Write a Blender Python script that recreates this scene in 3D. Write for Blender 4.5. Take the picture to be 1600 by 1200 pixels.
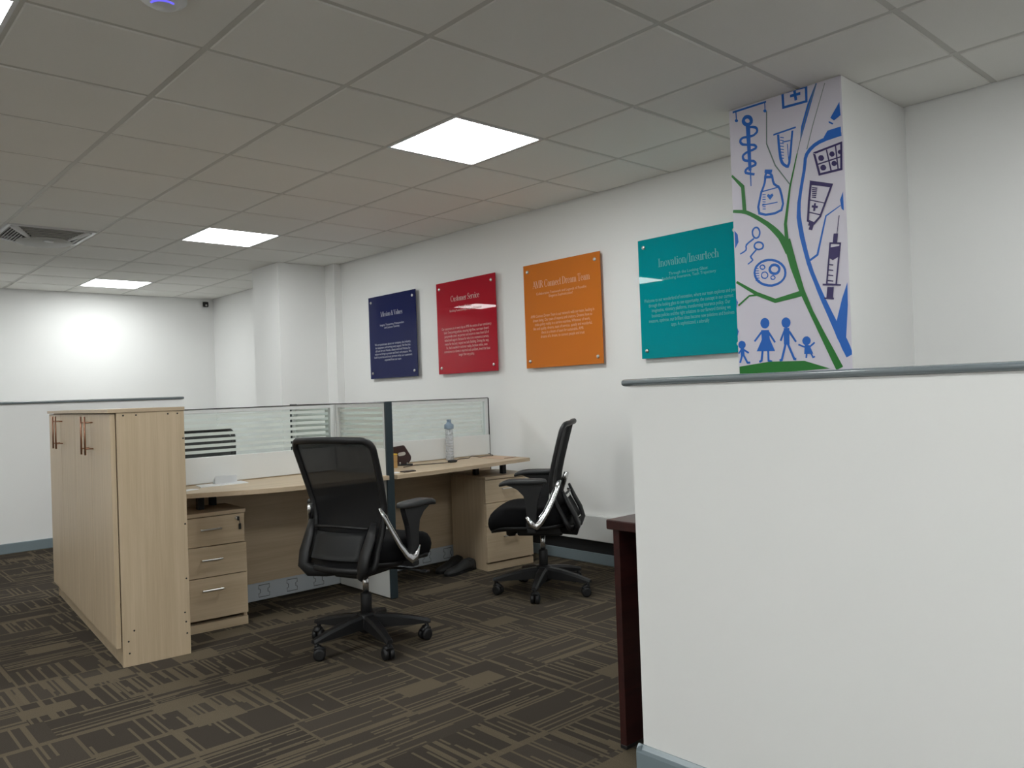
import bpy, bmesh, math, random
from mathutils import Vector, Matrix
random.seed(7)
for o in list(bpy.data.objects): bpy.data.objects.remove(o)
SC = bpy.context.scene
COL = SC.collection
R = math.radians

# ---------------------------------------------------------------- camera, world, exposure, lamps' strength
cam_d = bpy.data.cameras.new('camera'); cam = bpy.data.objects.new('camera', cam_d); COL.objects.link(cam)
YAW, PITCH, ROLL = 0.741576, 0.011242, -0.035781
fw = Vector((math.sin(YAW)*math.cos(PITCH), math.cos(YAW)*math.cos(PITCH), math.sin(PITCH)))
rt = Vector((math.cos(YAW), -math.sin(YAW), 0)); up = rt.cross(fw)
r2 = math.cos(ROLL)*rt + math.sin(ROLL)*up; u2 = -math.sin(ROLL)*rt + math.cos(ROLL)*up
cam.matrix_world = Matrix(((r2.x, u2.x, -fw.x, 0), (r2.y, u2.y, -fw.y, 0), (r2.z, u2.z, -fw.z, 1.19), (0, 0, 0, 1)))
cam_d.sensor_width = 36; cam_d.lens = 36*1247.9/1600; cam_d.clip_start = 0.02; cam_d.clip_end = 60
SC.camera = cam
w = bpy.data.worlds.new('world'); SC.world = w; w.use_nodes = True
w.node_tree.nodes['Background'].inputs[0].default_value = (.8, .85, .9, 1)
w.node_tree.nodes['Background'].inputs[1].default_value = .05
SC.view_settings.view_transform = 'Standard'; SC.view_settings.look = 'None'
SC.view_settings.gamma = 1; SC.view_settings.use_curve_mapping = False
SC.view_settings.exposure = 0.0
LAMP = 22.0           # radiance of the ceiling panels
LAMP_COL = (.965, 1.0, .99)

# ---------------------------------------------------------------- materials
class NT:
    def __init__(s, name):
        s.m = bpy.data.materials.new(name); s.m.use_nodes = True; s.t = s.m.node_tree; s.n = s.t.nodes
        s.out = s.n['Material Output']; s.b = s.n['Principled BSDF']
    def add(s, typ, **kw):
        n = s.n.new(typ)
        for k, v in kw.items():
            if k.startswith('i_'):
                n.inputs[int(k[2:])].default_value = v
            else: setattr(n, k, v)
        return n
    def ln(s, a, b): s.t.links.new(a, b)
    def math(s, op, a, b=None, c=None):
        n = s.n.new('ShaderNodeMath'); n.operation = op
        for i, v in enumerate((a, b, c)):
            if v is None: continue
            if isinstance(v, (int, float)): n.inputs[i].default_value = v
            else: s.ln(v, n.inputs[i])
        return n.outputs[0]
    def mix(s, fac, a, b):
        n = s.n.new('ShaderNodeMix'); n.data_type = 'RGBA'
        for i, v in ((0, fac), (6, a), (7, b)):
            if isinstance(v, (int, float)): n.inputs[i].default_value = v
            elif isinstance(v, tuple): n.inputs[i].default_value = (*v, 1)
            else: s.ln(v, n.inputs[i])
        return n.outputs[2]
    def noise(s, scale, vec=None, detail=3):
        n = s.n.new('ShaderNodeTexNoise'); n.inputs['Scale'].default_value = scale; n.inputs['Detail'].default_value = detail
        if vec is not None: s.ln(vec, n.inputs['Vector'])
        return n.outputs[0]
    def bump(s, h, strength=.2, dist=.002):
        n = s.n.new('ShaderNodeBump'); n.inputs['Strength'].default_value = strength; n.inputs['Distance'].default_value = dist
        s.ln(h, n.inputs['Height']); s.ln(n.outputs[0], s.b.inputs['Normal'])
    def obj_vec(s, scale=(1, 1, 1)):
        c = s.n.new('ShaderNodeTexCoord'); m = s.n.new('ShaderNodeMapping'); m.inputs['Scale'].default_value = scale
        s.ln(c.outputs['Object'], m.inputs[0]); return m.outputs[0]

def simple(name, col, rough=.5, metal=0, noise=0, nscale=40, bump=0, spec=.5, coat=0):
    t = NT(name); t.b.inputs['Roughness'].default_value = rough; t.b.inputs['Metallic'].default_value = metal
    t.b.inputs['Base Color'].default_value = (*col, 1); t.b.inputs['Specular IOR Level'].default_value = spec
    t.b.inputs['Coat Weight'].default_value = coat
    if noise or bump:
        f = t.noise(nscale, t.obj_vec())
        if noise:
            t.ln(t.mix(f, tuple(c*(1-noise) for c in col), tuple(min(1, c*(1+noise)) for c in col)), t.b.inputs['Base Color'])
        if bump: t.bump(f, bump)
    return t.m

def wood(name, light, dark, axis=2, rough=.42):
    t = NT(name); t.b.inputs['Roughness'].default_value = rough
    sc = [34, 34, 34]; sc[axis] = 1.3
    v = t.obj_vec(tuple(sc)); f = t.noise(1.0, v, 5)
    sc2 = [160, 160, 160]; sc2[axis] = 5
    f2 = t.noise(1.0, t.obj_vec(tuple(sc2)), 2)
    k = t.math('ADD', t.math('MULTIPLY', f, .75), t.math('MULTIPLY', f2, .35))
    k = t.math('MULTIPLY', t.math('SUBTRACT', k, .36), 2.6)
    k = t.math('MINIMUM', t.math('MAXIMUM', k, 0), 1)
    t.ln(t.mix(k, dark, light), t.b.inputs['Base Color']); t.bump(f2, .04)
    return t.m

M = {}
M['wall'] = simple('wall_paint', (.88, .88, .87), .55, noise=.012, nscale=2.2, bump=.03)
M['cap'] = simple('grey_gloss_paint', (.20, .235, .255), .22, noise=.05, nscale=6)
M['skirt'] = simple('grey_skirting_paint', (.21, .26, .285), .3, noise=.06, nscale=5)
M['wood'] = wood('beech_laminate', (.60, .475, .33), (.49, .375, .245), 2)
M['wood_x'] = wood('beech_laminate_lengthways', (.60, .475, .33), (.49, .375, .245), 0)
M['edge'] = wood('beech_edge_band', (.55, .43, .30), (.45, .34, .225), 0)
M['darkwood'] = wood('dark_mahogany', (.050, .014, .012), (.024, .007, .007), 0, .35)
M['black'] = simple('black_plastic', (.008, .008, .009), .5, noise=.1, nscale=60, bump=.04)
M['padgrey'] = simple('soft_black_pad', (.022, .023, .024), .5)
M['fabric'] = simple('black_seat_fabric', (.008, .008, .009), .95, noise=.3, nscale=900, bump=.25, spec=.1)
M['chrome'] = simple('polished_aluminium', (.72, .72, .73), .2, 1)
M['copper'] = simple('copper_metal', (.40, .22, .15), .34, 1)
M['steel'] = simple('brushed_steel', (.68, .67, .65), .32, 1)
M['alu'] = simple('white_aluminium', (.66, .68, .68), .38, noise=.02)
M['panelwhite'] = simple('white_laminate', (.74, .75, .74), .42, noise=.02, nscale=8)
M['post'] = simple('slate_post', (.020, .033, .040), .5)
M['trimdark'] = simple('dark_edge_trim', (.05, .045, .05), .25, .5)
M['groove'] = simple('black_groove', (.012, .013, .015), .7)
M['skirtmetal'] = simple('grey_raceway_metal', (.52, .56, .60), .4)
M['tile'] = None
M['rail'] = simple('ceiling_grid_paint', (.60, .59, .55), .5)
M['whiteplastic'] = simple('white_plastic', (.72, .73, .74), .35)
M['paper'] = simple('white_paper', (.84, .85, .86), .7)
M['card'] = simple('tan_card', (.60, .43, .31), .75, noise=.06, nscale=12)
M['yellow'] = simple('yellow_card', (.75, .50, .04), .55)
M['kraft'] = simple('kraft_card', (.45, .27, .10), .65)
M['punch'] = simple('maroon_enamel', (.030, .010, .011), .3)
M['cable'] = simple('brown_black_cable', (.035, .022, .018), .5)
M['cablewhite'] = simple('white_cable', (.65, .66, .66), .5)
M['shoe'] = simple('dark_shoe_leather', (.030, .031, .033), .6, noise=.25, nscale=40)
M['bluecap'] = simple('blue_grey_cap', (.21, .28, .36), .4)
M['acryl'] = {k: simple(k+'_acrylic', c, .008, spec=s) for k, c, s in (
    ('navy', (.013, .018, .085), .14), ('red', (.45, .014, .030), .2), ('orange', (.63, .18, .022), .45), ('teal', (.0, .285, .32), .25))}
M['print'] = {k: simple(k+'_print', c, .3) for k, c in (
    ('navy', (.52, .53, .60)), ('red', (.78, .50, .48)), ('orange', (.80, .46, .30)), ('teal', (.16, .47, .48)))}
M['B'] = simple('mural_blue', (.010, .135, .56), .4)
M['G'] = simple('mural_green', (.014, .19, .025), .4)
M['P'] = simple('mural_purple', (.036, .022, .12), .4)
M['N'] = simple('mural_grey_green', (.16, .23, .22), .4)
M['vinyl'] = simple('mural_lilac_white_vinyl', (.70, .67, .76), .35, noise=.01, nscale=3)
M['cctv'] = simple('dark_camera_plastic', (.012, .011, .010), .35)
M['slat'] = simple('grille_grey', (.42, .42, .40), .5)
M['hole'] = simple('grille_dark', (.05, .05, .048), .8)

def glass_mat(name, tint, refl=.06):
    t = NT(name); t.n.remove(t.b)
    tr = t.add('ShaderNodeBsdfTransparent'); tr.inputs[0].default_value = (*tint, 1)
    gl = t.add('ShaderNodeBsdfGlossy'); gl.inputs[1].default_value = .02
    lw = t.add('ShaderNodeLayerWeight'); lw.inputs[0].default_value = .12
    mx = t.add('ShaderNodeMixShader'); f = t.math('ADD', t.math('MULTIPLY', lw.outputs[0], .5), refl)
    t.ln(f, mx.inputs[0]); t.ln(tr.outputs[0], mx.inputs[1]); t.ln(gl.outputs[0], mx.inputs[2]); t.ln(mx.outputs[0], t.out.inputs[0])
    return t.m
M['glass'] = glass_mat('clear_glass', (.93, .96, .95), .015)
def frost_mat():
    t = NT('frosted_film'); t.n.remove(t.b)
    tr = t.add('ShaderNodeBsdfTransparent'); tr.inputs[0].default_value = (.9, .93, .92, 1)
    d = t.add('ShaderNodeBsdfDiffuse'); d.inputs[0].default_value = (.87, .90, .875, 1)
    l = t.add('ShaderNodeBsdfTranslucent'); l.inputs[0].default_value = (.87, .90, .875, 1)
    a = t.add('ShaderNodeMixShader', i_0=.5); b = t.add('ShaderNodeMixShader', i_0=.80)
    t.ln(d.outputs[0], a.inputs[1]); t.ln(l.outputs[0], a.inputs[2])
    t.ln(tr.outputs[0], b.inputs[1]); t.ln(a.outputs[0], b.inputs[2]); t.ln(b.outputs[0], t.out.inputs[0])
    return t.m
M['frost'] = frost_mat()
def mesh_mat():
    t = NT('black_mesh_cloth'); b = t.b
    b.inputs['Base Color'].default_value = (.011, .011, .012, 1); b.inputs['Roughness'].default_value = .85; b.inputs['Specular IOR Level'].default_value = .15
    tr = t.add('ShaderNodeBsdfTransparent'); mx = t.add('ShaderNodeMixShader', i_0=.95)
    t.ln(tr.outputs[0], mx.inputs[1]); t.ln(b.outputs[0], mx.inputs[2]); t.ln(mx.outputs[0], t.out.inputs[0])
    return t.m
M['net'] = mesh_mat()
def bottle_mat():
    t = NT('textured_clear_plastic'); b = t.b
    b.inputs['Base Color'].default_value = (.80, .82, .86, 1); b.inputs['Roughness'].default_value = .06
    v = t.add('ShaderNodeTexVoronoi'); v.inputs['Scale'].default_value = 95; t.ln(t.obj_vec(), v.inputs['Vector']); t.bump(v.outputs[0], 1.0, .01)
    tr = t.add('ShaderNodeBsdfTransparent'); tr.inputs[0].default_value = (.88, .89, .91, 1); mx = t.add('ShaderNodeMixShader', i_0=.34)
    t.ln(tr.outputs[0], mx.inputs[1]); t.ln(b.outputs[0], mx.inputs[2]); t.ln(mx.outputs[0], t.out.inputs[0])
    return t.m
M['bottle'] = bottle_mat()
def emit(name, col, s):
    t = NT(name); t.n.remove(t.b); e = t.add('ShaderNodeEmission'); e.inputs[0].default_value = (*col, 1); e.inputs[1].default_value = s
    t.ln(e.outputs[0], t.out.inputs[0]); return t.m
M['lamp'] = emit('led_panel_light', LAMP_COL, LAMP)
M['led'] = emit('blue_status_led', (.16, .14, 1), 1.2)
def tile_mat():
    t = NT('mineral_fibre_tile'); t.b.inputs['Roughness'].default_value = .9; t.b.inputs['Specular IOR Level'].default_value = .1
    g = t.add('ShaderNodeNewGeometry'); n1 = t.noise(160, g.outputs['Position'], 3); n2 = t.noise(.9, g.outputs['Position'], 1)
    k = t.math('ADD', t.math('MULTIPLY', n1, .5), t.math('MULTIPLY', n2, .5))
    oi = t.add('ShaderNodeObjectInfo')
    k = t.math('ADD', t.math('MULTIPLY', oi.outputs['Random'], .25), t.math('MULTIPLY', k, .75))
    t.ln(t.mix(k, (.82, .81, .77), (.90, .89, .855)), t.b.inputs['Base Color'])
    sp = t.math('GREATER_THAN', n1, .62); t.bump(sp, .25, -.001)
    return t.m
M['tile'] = tile_mat()
def carpet_mat():
    t = NT('striped_carpet_tile'); t.b.inputs['Roughness'].default_value = 1; t.b.inputs['Specular IOR Level'].default_value = .05
    g = t.add('ShaderNodeNewGeometry'); s = t.add('ShaderNodeSeparateXYZ'); t.ln(g.outputs['Position'], s.inputs[0])
    X, Y = s.outputs[0], s.outputs[1]
    def wn(a, b=0.0, c=0.0):
        cb = t.add('ShaderNodeCombineXYZ')
        for i, v in enumerate((a, b, c)):
            if isinstance(v, (int, float)): cb.inputs[i].default_value = v
            else: t.ln(v, cb.inputs[i])
        n = t.add('ShaderNodeTexWhiteNoise'); n.noise_dimensions = '3D'; t.ln(cb.outputs[0], n.inputs[0]); return n.outputs[0]
    fl = lambda a: t.math('FLOOR', a)
    mul = lambda a, b: t.math('MULTIPLY', a, b)
    add = lambda a, b: t.math('ADD', a, b)
    def sel(f, a, b): return add(mul(a, t.math('SUBTRACT', 1.0, f)), mul(b, f))
    # blocks: bands .25 m deep, cut into blocks of about .34 m, each with its own stripe direction
    row = fl(mul(Y, 1/.25)); bx = fl(add(mul(X, 1/.36), mul(wn(row, 3.0), 9)))
    ori = t.math('GREATER_THAN', wn(bx, row, 1.0), .55)
    dens = wn(bx, row, 5.0)
    def stripes(w, ln, seed):
        a = sel(ori, X, Y); b = sel(ori, Y, X)
        si = fl(mul(a, 1/w)); seg = fl(add(mul(b, 1/ln), mul(wn(si, seed), 13)))
        return wn(si, seg, add(mul(bx, 7.0), add(mul(row, 3.0), seed)))
    r1 = stripes(.0098, .42, 1.7)
    thr = add(mul(dens, .26), .60)
    tan = t.math('GREATER_THAN', r1, thr)
    # plain tan rectangles
    row2 = fl(mul(Y, 1/.115)); b2 = fl(add(mul(X, 1/.19), mul(wn(row2, 8.0), 5)))
    solid = t.math('GREATER_THAN', wn(b2, row2, 11.0), .935)
    # long tan bands on the block borders
    fy = t.math('FRACT', mul(Y, 1/.25)); band = mul(t.math('LESS_THAN', fy, .13), t.math('GREATER_THAN', wn(bx, row, 17.0), .72))
    fx = t.math('FRACT', add(mul(X, 1/.36), mul(wn(row, 3.0), 9)))
    edge = mul(t.math('MAXIMUM', t.math('LESS_THAN', fx, .035), t.math('LESS_THAN', fy, .05)), t.math('GREATER_THAN', wn(bx, row, 31.0), .35))
    band = t.math('MAXIMUM', band, mul(edge, .9))
    k = t.math('MAXIMUM', mul(tan, add(mul(r1, .5), .42)), t.math('MAXIMUM', mul(solid, .85), mul(band, .8)))
    base = t.mix(wn(bx, row, 23.0), (.054, .045, .036), (.080, .067, .053))
    c = t.mix(k, base, (.185, .150, .100))
    n = t.noise(300, g.outputs['Position'], 2)
    c2 = t.mix(mul(n, .8), c, (.035, .029, .024))
    t.ln(c2, t.b.inputs['Base Color']); t.bump(n, .4, .003)
    return t.m
M['carpet'] = carpet_mat()

# ---------------------------------------------------------------- mesh helpers
class MB:
    def __init__(s): s.bm = bmesh.new()
    def box(s, lo, hi, bev=0, seg=1):
        c = [(a+b)/2 for a, b in zip(lo, hi)]; d = [abs(b-a) for a, b in zip(lo, hi)]
        r = bmesh.ops.create_cube(s.bm, size=1, matrix=Matrix.Translation(c) @ Matrix.Diagonal((*d, 1)))
        if bev:
            es = list({e for v in r['verts'] for e in v.link_edges})
            bmesh.ops.bevel(s.bm, geom=es, offset=min(bev, min(d)*.49), segments=seg, affect='EDGES', profile=.5)
        return s
    def prism(s, pts, axis, a, b):
        def P(p, q):
            if axis == 'x': return (q, p[0], p[1])
            if axis == 'y': return (p[0], q, p[1])
            return (p[0], p[1], q)
        A = [s.bm.verts.new(P(p, a)) for p in pts]; B = [s.bm.verts.new(P(p, b)) for p in pts]
        s.bm.faces.new(A); s.bm.faces.new(B[::-1]); n = len(pts)
        for i in range(n): s.bm.faces.new((A[i], B[i], B[(i+1) % n], A[(i+1) % n]))
        return s
    def tube(s, pts, r, n=10, flat=None, up=None, smooth=True, closed=False):
        """tube along points; r a number or a list; flat=(kx,ky) scales the section along (side, up)."""
        P = [Vector(p) for p in pts]; m = len(P); rs = r if isinstance(r, (list, tuple)) else [r]*m; rings = []
        ref = Vector(up) if up else None; prev = None
        for i in range(m):
            if closed: d = P[(i+1) % m]-P[i-1]
            else: d = P[min(i+1, m-1)]-P[max(i-1, 0)]
            d.normalize()
            if ref is not None: u = ref
            elif prev is None: u = Vector((0, 0, 1)) if abs(d.z) < .9 else Vector((0, 1, 0))
            else: u = prev
            sd = d.cross(u); sd.normalize(); uu = sd.cross(d); uu.normalize(); prev = uu
            kx, ky = flat or (1, 1)
            rings.append([s.bm.verts.new(P[i]+sd*(rs[i]*kx*math.cos(2*math.pi*k/n))+uu*(rs[i]*ky*math.sin(2*math.pi*k/n))) for k in range(n)])
        for i in range(m if closed else m-1):
            A, B = rings[i], rings[(i+1) % m]
            for k in range(n):
                f = s.bm.faces.new((A[k], A[(k+1) % n], B[(k+1) % n], B[k])); f.smooth = smooth
        if not closed:
            s.bm.faces.new(rings[0][::-1]); s.bm.faces.new(rings[-1])
        return s
    def lathe(s, prof, c=(0, 0), n=24, axis='z', smooth=True):
        rings = []
        def Q(r, z, k):
            a = 2*math.pi*k/n; x, y = r*math.cos(a), r*math.sin(a)
            if axis == 'z': return (c[0]+x, c[1]+y, z)
            if axis == 'x': return (z, c[0]+x, c[1]+y)
            return (c[0]+x, z, c[1]+y)
        for r, z in prof:
            rings.append([s.bm.verts.new(Q(r, z, k)) for k in range(n)] if r > 1e-6 else [s.bm.verts.new(Q(0, z, 0))])
        for A, B in zip(rings, rings[1:]):
            for k in range(n):
                a = A if len(A) == n else [A[0]]*n; b = B if len(B) == n else [B[0]]*n
                vs = []
                for v in (a[k], a[(k+1) % n], b[(k+1) % n], b[k]):
                    if v not in vs: vs.append(v)
                if len(vs) > 2: s.bm.faces.new(vs).smooth = smooth
        for ring, fl in ((rings[0], True), (rings[-1], False)):
            if len(ring) == n: s.bm.faces.new(ring[::-1] if fl else ring)
        return s
    def grid(s, fn, nu, nv, smooth=True):
        V = [[s.bm.verts.new(fn(i/nu, j/nv)) for j in range(nv+1)] for i in range(nu+1)]
        for i in range(nu):
            for j in range(nv): s.bm.faces.new((V[i][j], V[i+1][j], V[i+1][j+1], V[i][j+1])).smooth = smooth
        return s
    def poly(s, pts):
        try: s.bm.faces.new([s.bm.verts.new(p) for p in pts])
        except ValueError: pass
        return s
    def build(s, name, mat, parent=None, normals=True):
        if normals: bmesh.ops.recalc_face_normals(s.bm, faces=s.bm.faces)
        me = bpy.data.meshes.new(name); s.bm.to_mesh(me); s.bm.free()
        if mat: me.materials.append(mat)
        o = bpy.data.objects.new(name, me); COL.objects.link(o)
        if parent: o.parent = parent
        return o

def thing(name, label, cat, loc=(0, 0, 0), rz=0, group=None):
    o = bpy.data.objects.new(name, None); COL.objects.link(o); o.empty_display_size = .1
    o.location = loc; o.rotation_euler = (0, 0, rz); o['label'] = label; o['category'] = cat
    if group: o['group'] = group
    return o
def tag(o, label, cat, group=None):
    o['label'] = label; o['category'] = cat
    if group: o['group'] = group
    return o
def struct(o, label=None, cat=None):
    o['kind'] = 'structure'
    if label: o['label'] = label
    if cat: o['category'] = cat
    return o
def child_copy(ob, parent, loc=None):
    c = ob.copy(); COL.objects.link(c); c.parent = parent
    if loc is not None: c.location = loc
    return c
def copy_tree(root, label, loc, rz, group=None):
    r = root.copy(); COL.objects.link(r); r.location = loc; r.rotation_euler = (0, 0, rz); r['label'] = label
    if group: r['group'] = group
    for ch in list(root.children):
        c = ch.copy(); COL.objects.link(c); c.parent = r
        for g in list(ch.children):
            d = g.copy(); COL.objects.link(d); d.parent = c
    return r
# ---------------------------------------------------------------- the room
XL, XR, YF, YB, H = -2.997, 4.11, -3.044, 10.10, 2.527
WALL = ('white painted wall', 'wall')
struct(MB().box((XL-.1, YF-.1, -.06), (XR+.1, YB+.1, 0)).build('floor', M['carpet']), 'brown carpet with tan stripes in blocks running both ways', 'floor')
struct(MB().box((XR, YF-.1, 0), (XR+.1, YB+.1, H+.1)).build('wall_right', M['wall']), 'white wall carrying the four coloured panels', 'wall')
struct(MB().box((XL-.1, YB, 0), (XR, YB+.1, H+.1)).build('wall_back', M['wall']), 'white far wall lit by the last ceiling light', 'wall')
struct(MB().box((XL-.1, YF-.1, 0), (XL, YB, H+.1)).build('wall_left', M['wall']), 'white wall at the far side of the office', 'wall')
struct(MB().box((XL, YF-.1, 0), (XR, YF, H+.1)).build('wall_front', M['wall']), 'white wall behind the camera', 'wall')
# boxed pillars
pil = MB().box((3.53, 7.11, 0), (XR, 7.67, H-.006)).build('pillar', M['wall'])
struct(pil, 'plain white square pillar in the far corner beside the navy panel', 'pillar')
struct(MB().box((4.03, 6.93, 0), (XR, 7.11, H-.006)).build('trim_1', M['wall']), 'narrow white boxed pipe casing beside the far pillar', 'casing')
mp = MB().box((3.426, 1.553, 0), (XR, 2.108, H-.006)).build('pillar', M['wall'])
struct(mp, 'white pillar whose side carries the painted medical mural', 'pillar')
# skirtings
struct(MB().box((XR-.018, 4.66, 0), (XR, 6.93, .09), .004).build('baseboard_right', M['skirt']))
struct(MB().box((XR-.022, 2.108, 0), (XR, 4.66, .078), .005).build('baseboard_right', M['skirt']), 'grey skirting board under the white trunking', 'skirting')
struct(MB().box((XL, YB-.018, 0), (XR, YB, .09), .004).build('baseboard_back', M['skirt']))
# low wall in front, with a rounded grey capping
lw = MB().box((1.93, -2.2, 0), (1.997, 1.568, 1.2)).build('wall_low_near', M['wall']); struct(lw, 'low white half wall close by at the right', 'wall')
def cap_section(x, z, wx, wz, n=20):
    return [(x+wx*math.copysign(abs(math.cos(a))**.55, math.cos(a)), z+wz*math.copysign(abs(math.sin(a))**.7, math.sin(a))) for a in [2*math.pi*k/n for k in range(n)]]
mb = MB().prism(cap_section(1.9635, 1.2085, .0475, .0115), 'y', -2.2, 1.592)
for f in mb.bm.faces: f.smooth = len(f.verts) == 4
struct(mb.build('trim_2', M['cap']), 'glossy grey capping along the near low wall', 'capping')
prof = [(0, 0), (0, .1), (.004, .1), (.014, .089), (.017, .078), (.017, 0)]
mb = MB().prism([(1.93-a, b) for a, b in prof], 'y', -2.2, 1.585)
mb.prism([(1.568+a, b) for a, b in prof], 'x', 1.914, 1.997)
struct(mb.build('baseboard_low_near', M['skirt']), 'grey skirting wrapped round the end of the near low wall', 'skirting')
# low wall behind the cabinet
struct(MB().box((XL, 7.8, 0), (2.84, 7.9, 1.245)).build('wall_low_far', M['wall']), 'low white half wall beyond the tall cabinet', 'wall')
mb = MB().prism(cap_section(7.85, 1.257, .07, .0125), 'x', XL, 2.855)
for f in mb.bm.faces: f.smooth = len(f.verts) == 4
struct(mb.build('trim_3', M['cap']), 'grey capping along the far low wall', 'capping')
struct(MB().box((XL, 7.78, 0), (2.86, 7.8, .085), .004).build('baseboard_low_far', M['skirt']), 'grey skirting along the far low wall', 'skirting')

# ceiling: slab, grid bars and tiles
GX, GY = 1.203, 2.956
ceil = struct(MB().box((XL-.1, YF-.1, H+.06), (XR+.1, YB+.1, H+.12)).build('ceiling', M['tile']), 'suspended ceiling of pale mineral tiles in a metal grid', 'ceiling')
xs = [GX+.6*k for k in range(-7, 5)]+[XR]; ys = [GY+.6*k for k in range(-10, 12)]+[YB]
bar = 0
for x in xs[1:-1]: MB().box((x-.012, YF, H), (x+.012, YB, H+.03)).build('grid_bar', M['rail'], ceil)
for y in ys[1:-1]: MB().box((XL, y-.012, H+.001), (XR, y+.012, H+.028)).build('grid_bar', M['rail'], ceil)
lights = ({(i, j) for i in (-5, 0, 5, 10) for j in (-6, -2, 2)} | {(-3, -6), (-8, -2), (-8, -6)}) - {(5, -6), (10, -6)}  # includes unseen off-grid panels added to brighten the near low wall and ceiling
FAN = (6, 0)
def tile_mesh(w, d):
    mb = MB(); z0, z1 = H-.004, H+.03; a, b = w/2-.0125, d/2-.0125; e = .004
    lo = [(-a+e, -b+e), (a-e, -b+e), (a-e, b-e), (-a+e, b-e)]; hi = [(-a, -b), (a, -b), (a, b), (-a, b)]
    V0 = [mb.bm.verts.new((*p, z0)) for p in lo]; V1 = [mb.bm.verts.new((*p, z0+e)) for p in hi]; V2 = [mb.bm.verts.new((*p, z1)) for p in hi]
    mb.bm.faces.new(V0)
    for A, B in ((V0, V1), (V1, V2)):
        for k in range(4): mb.bm.faces.new((A[k], A[(k+1) % 4], B[(k+1) % 4], B[k]))
    mb.bm.faces.new(V2[::-1])
    return mb
cache = {}
for yi in range(len(ys)-1):
    for xi in range(len(xs)-1):
        i, j = yi-10, xi-7
        if (i, j) in lights or (i, j) == FAN: continue
        w_, d_ = xs[xi+1]-xs[xi], ys[yi+1]-ys[yi]; key = (round(w_, 3), round(d_, 3))
        cx, cy = (xs[xi]+xs[xi+1])/2, (ys[yi]+ys[yi+1])/2
        if key not in cache:
            o = tile_mesh(w_, d_).build('ceiling_tile', M['tile'], ceil); cache[key] = o
        else:
            o = child_copy(cache[key], ceil)
        o.location = (cx, cy, random.uniform(-.0008, .0008))

# ceiling lights: flush square panels
lname = {(0, 2): 'large bright square ceiling light nearest, before the coloured panels', (5, 2): 'bright square ceiling light, second of the row running to the far wall',
         (10, 2): 'bright square ceiling light closest to the far wall', (0, -2): 'bright square ceiling light cut off by the upper left corner'}
proto = None
for (i, j) in sorted(lights):
    c = (GX+.6*j+.3, GY+.6*i+.3, H)
    lab = lname.get((i, j), 'bright square ceiling light out of view, one of a set partly added for fill')
    if proto is None:
        proto = thing('ceiling_light', lab, 'light', c, 0, 'square led ceiling lights')
        mb = MB()
        for s in (-1, 1):
            mb.box((s*.287-.0075, -.2945, -.004), (s*.287+.0075, .2945, .02)); mb.box((-.2795, s*.287-.0075, -.004), (.2795, s*.287+.0075, .02))
        mb.build('frame', M['whiteplastic'], proto)
        mb = MB(); r = .022; pts = []
        for cx, cy, a0 in ((1, 1, 0), (-1, 1, 90), (-1, -1, 180), (1, -1, 270)):
            for k in range(5):
                a = R(a0+22.5*k); pts.append((cx*(.279-r)+r*math.cos(a), cy*(.279-r)+r*math.sin(a)))
        mb.prism(pts, 'z', -.002, .012); mb.build('diffuser', M['lamp'], proto)
    else: copy_tree(proto, lab, c, 0)

# ceiling fan cassette: square plate, slatted grilles, round bulging centre
t = thing('ceiling_fan', 'square white ceiling cassette fan with slatted grilles and a round bulging centre', 'ceiling fan', (GX+.3, GY+6*.6+.3, H))
mb = MB()
for s in (-1, 1):
    mb.box((s*.28-.013, -.294, -.012), (s*.28+.013, .294, .02), .003); mb.box((-.267, s*.28-.013, -.012), (.267, s*.28+.013, .02), .003)
mb.build('frame', M['whiteplastic'], t)
MB().box((-.267, -.267, .012), (.267, .267, .02)).build('plenum', M['hole'], t)
for a in range(4):          # four slatted grilles sloping down to the disc
    A = R(90*a); ca, sa = math.cos(A), math.sin(A)
    for k in range(7):
        f = k/6; d = .258-.088*f; z = -.004-.050*f; wv = .225-.105*f
        pts = [(d*ca-s*wv*sa, d*sa+s*wv*ca, z) for s in (-1, -.5, 0, .5, 1)]
        MB().tube(pts, .0048, 6, smooth=False).build('slat', M['slat'], t)
    B = A+R(45)
    MB().tube([(.36*math.cos(B), .36*math.sin(B), -.006), (.26*math.cos(B), .26*math.sin(B), -.036), (.175*math.cos(B), .175*math.sin(B), -.060)], [.034, .026, .018], 10, flat=(1, .35)).build('corner_rib', M['whiteplastic'], t)
MB().lathe([(.168, -.050), (.186, -.058), (.186, -.066), (.176, -.073), (.12, -.081), (.05, -.084), (0, -.085)], n=40).build('centre_disc', M['slat'], t)
MB().box((-.032, -.15, -.0835), (.032, -.125, -.074), .003).build('badge', M['whiteplastic'], t)

# smoke detector with a blue lit arc
t = thing('smoke_detector', 'round white smoke detector with a blue light on the nearest ceiling tiles', 'smoke detector', (.948, 2.655, H-.004))
MB().lathe([(.072, 0), (.072, -.008), (.066, -.014), (.050, -.018), (.046, -.026), (.032, -.032), (0, -.034)], n=32).build('housing', M['whiteplastic'], t)
pts = [(.041*math.cos(a), .041*math.sin(a), -.0285) for a in [R(185+8*k) for k in range(15)]]
MB().tube(pts, .0035, 6).build('indicator_ring', M['led'], t)

# dark security camera in the far corner
t = thing('security_camera', 'small dark security camera high in the far corner', 'security camera', (4.0, 10.10, 2.452))
MB().box((-.034, -.05, -.033), (.034, -.012, .033), .012, 2).build('housing', M['cctv'], t)
MB().box((-.02, -.014, -.02), (.02, -.0005, .02), .003).build('mount', M['cctv'], t)
MB().lathe([(.012, -.0505), (.012, -.053), (.008, -.0545), (0, -.055)], (0, -.012), 16, 'y').build('lens', M['steel'], t)
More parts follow.
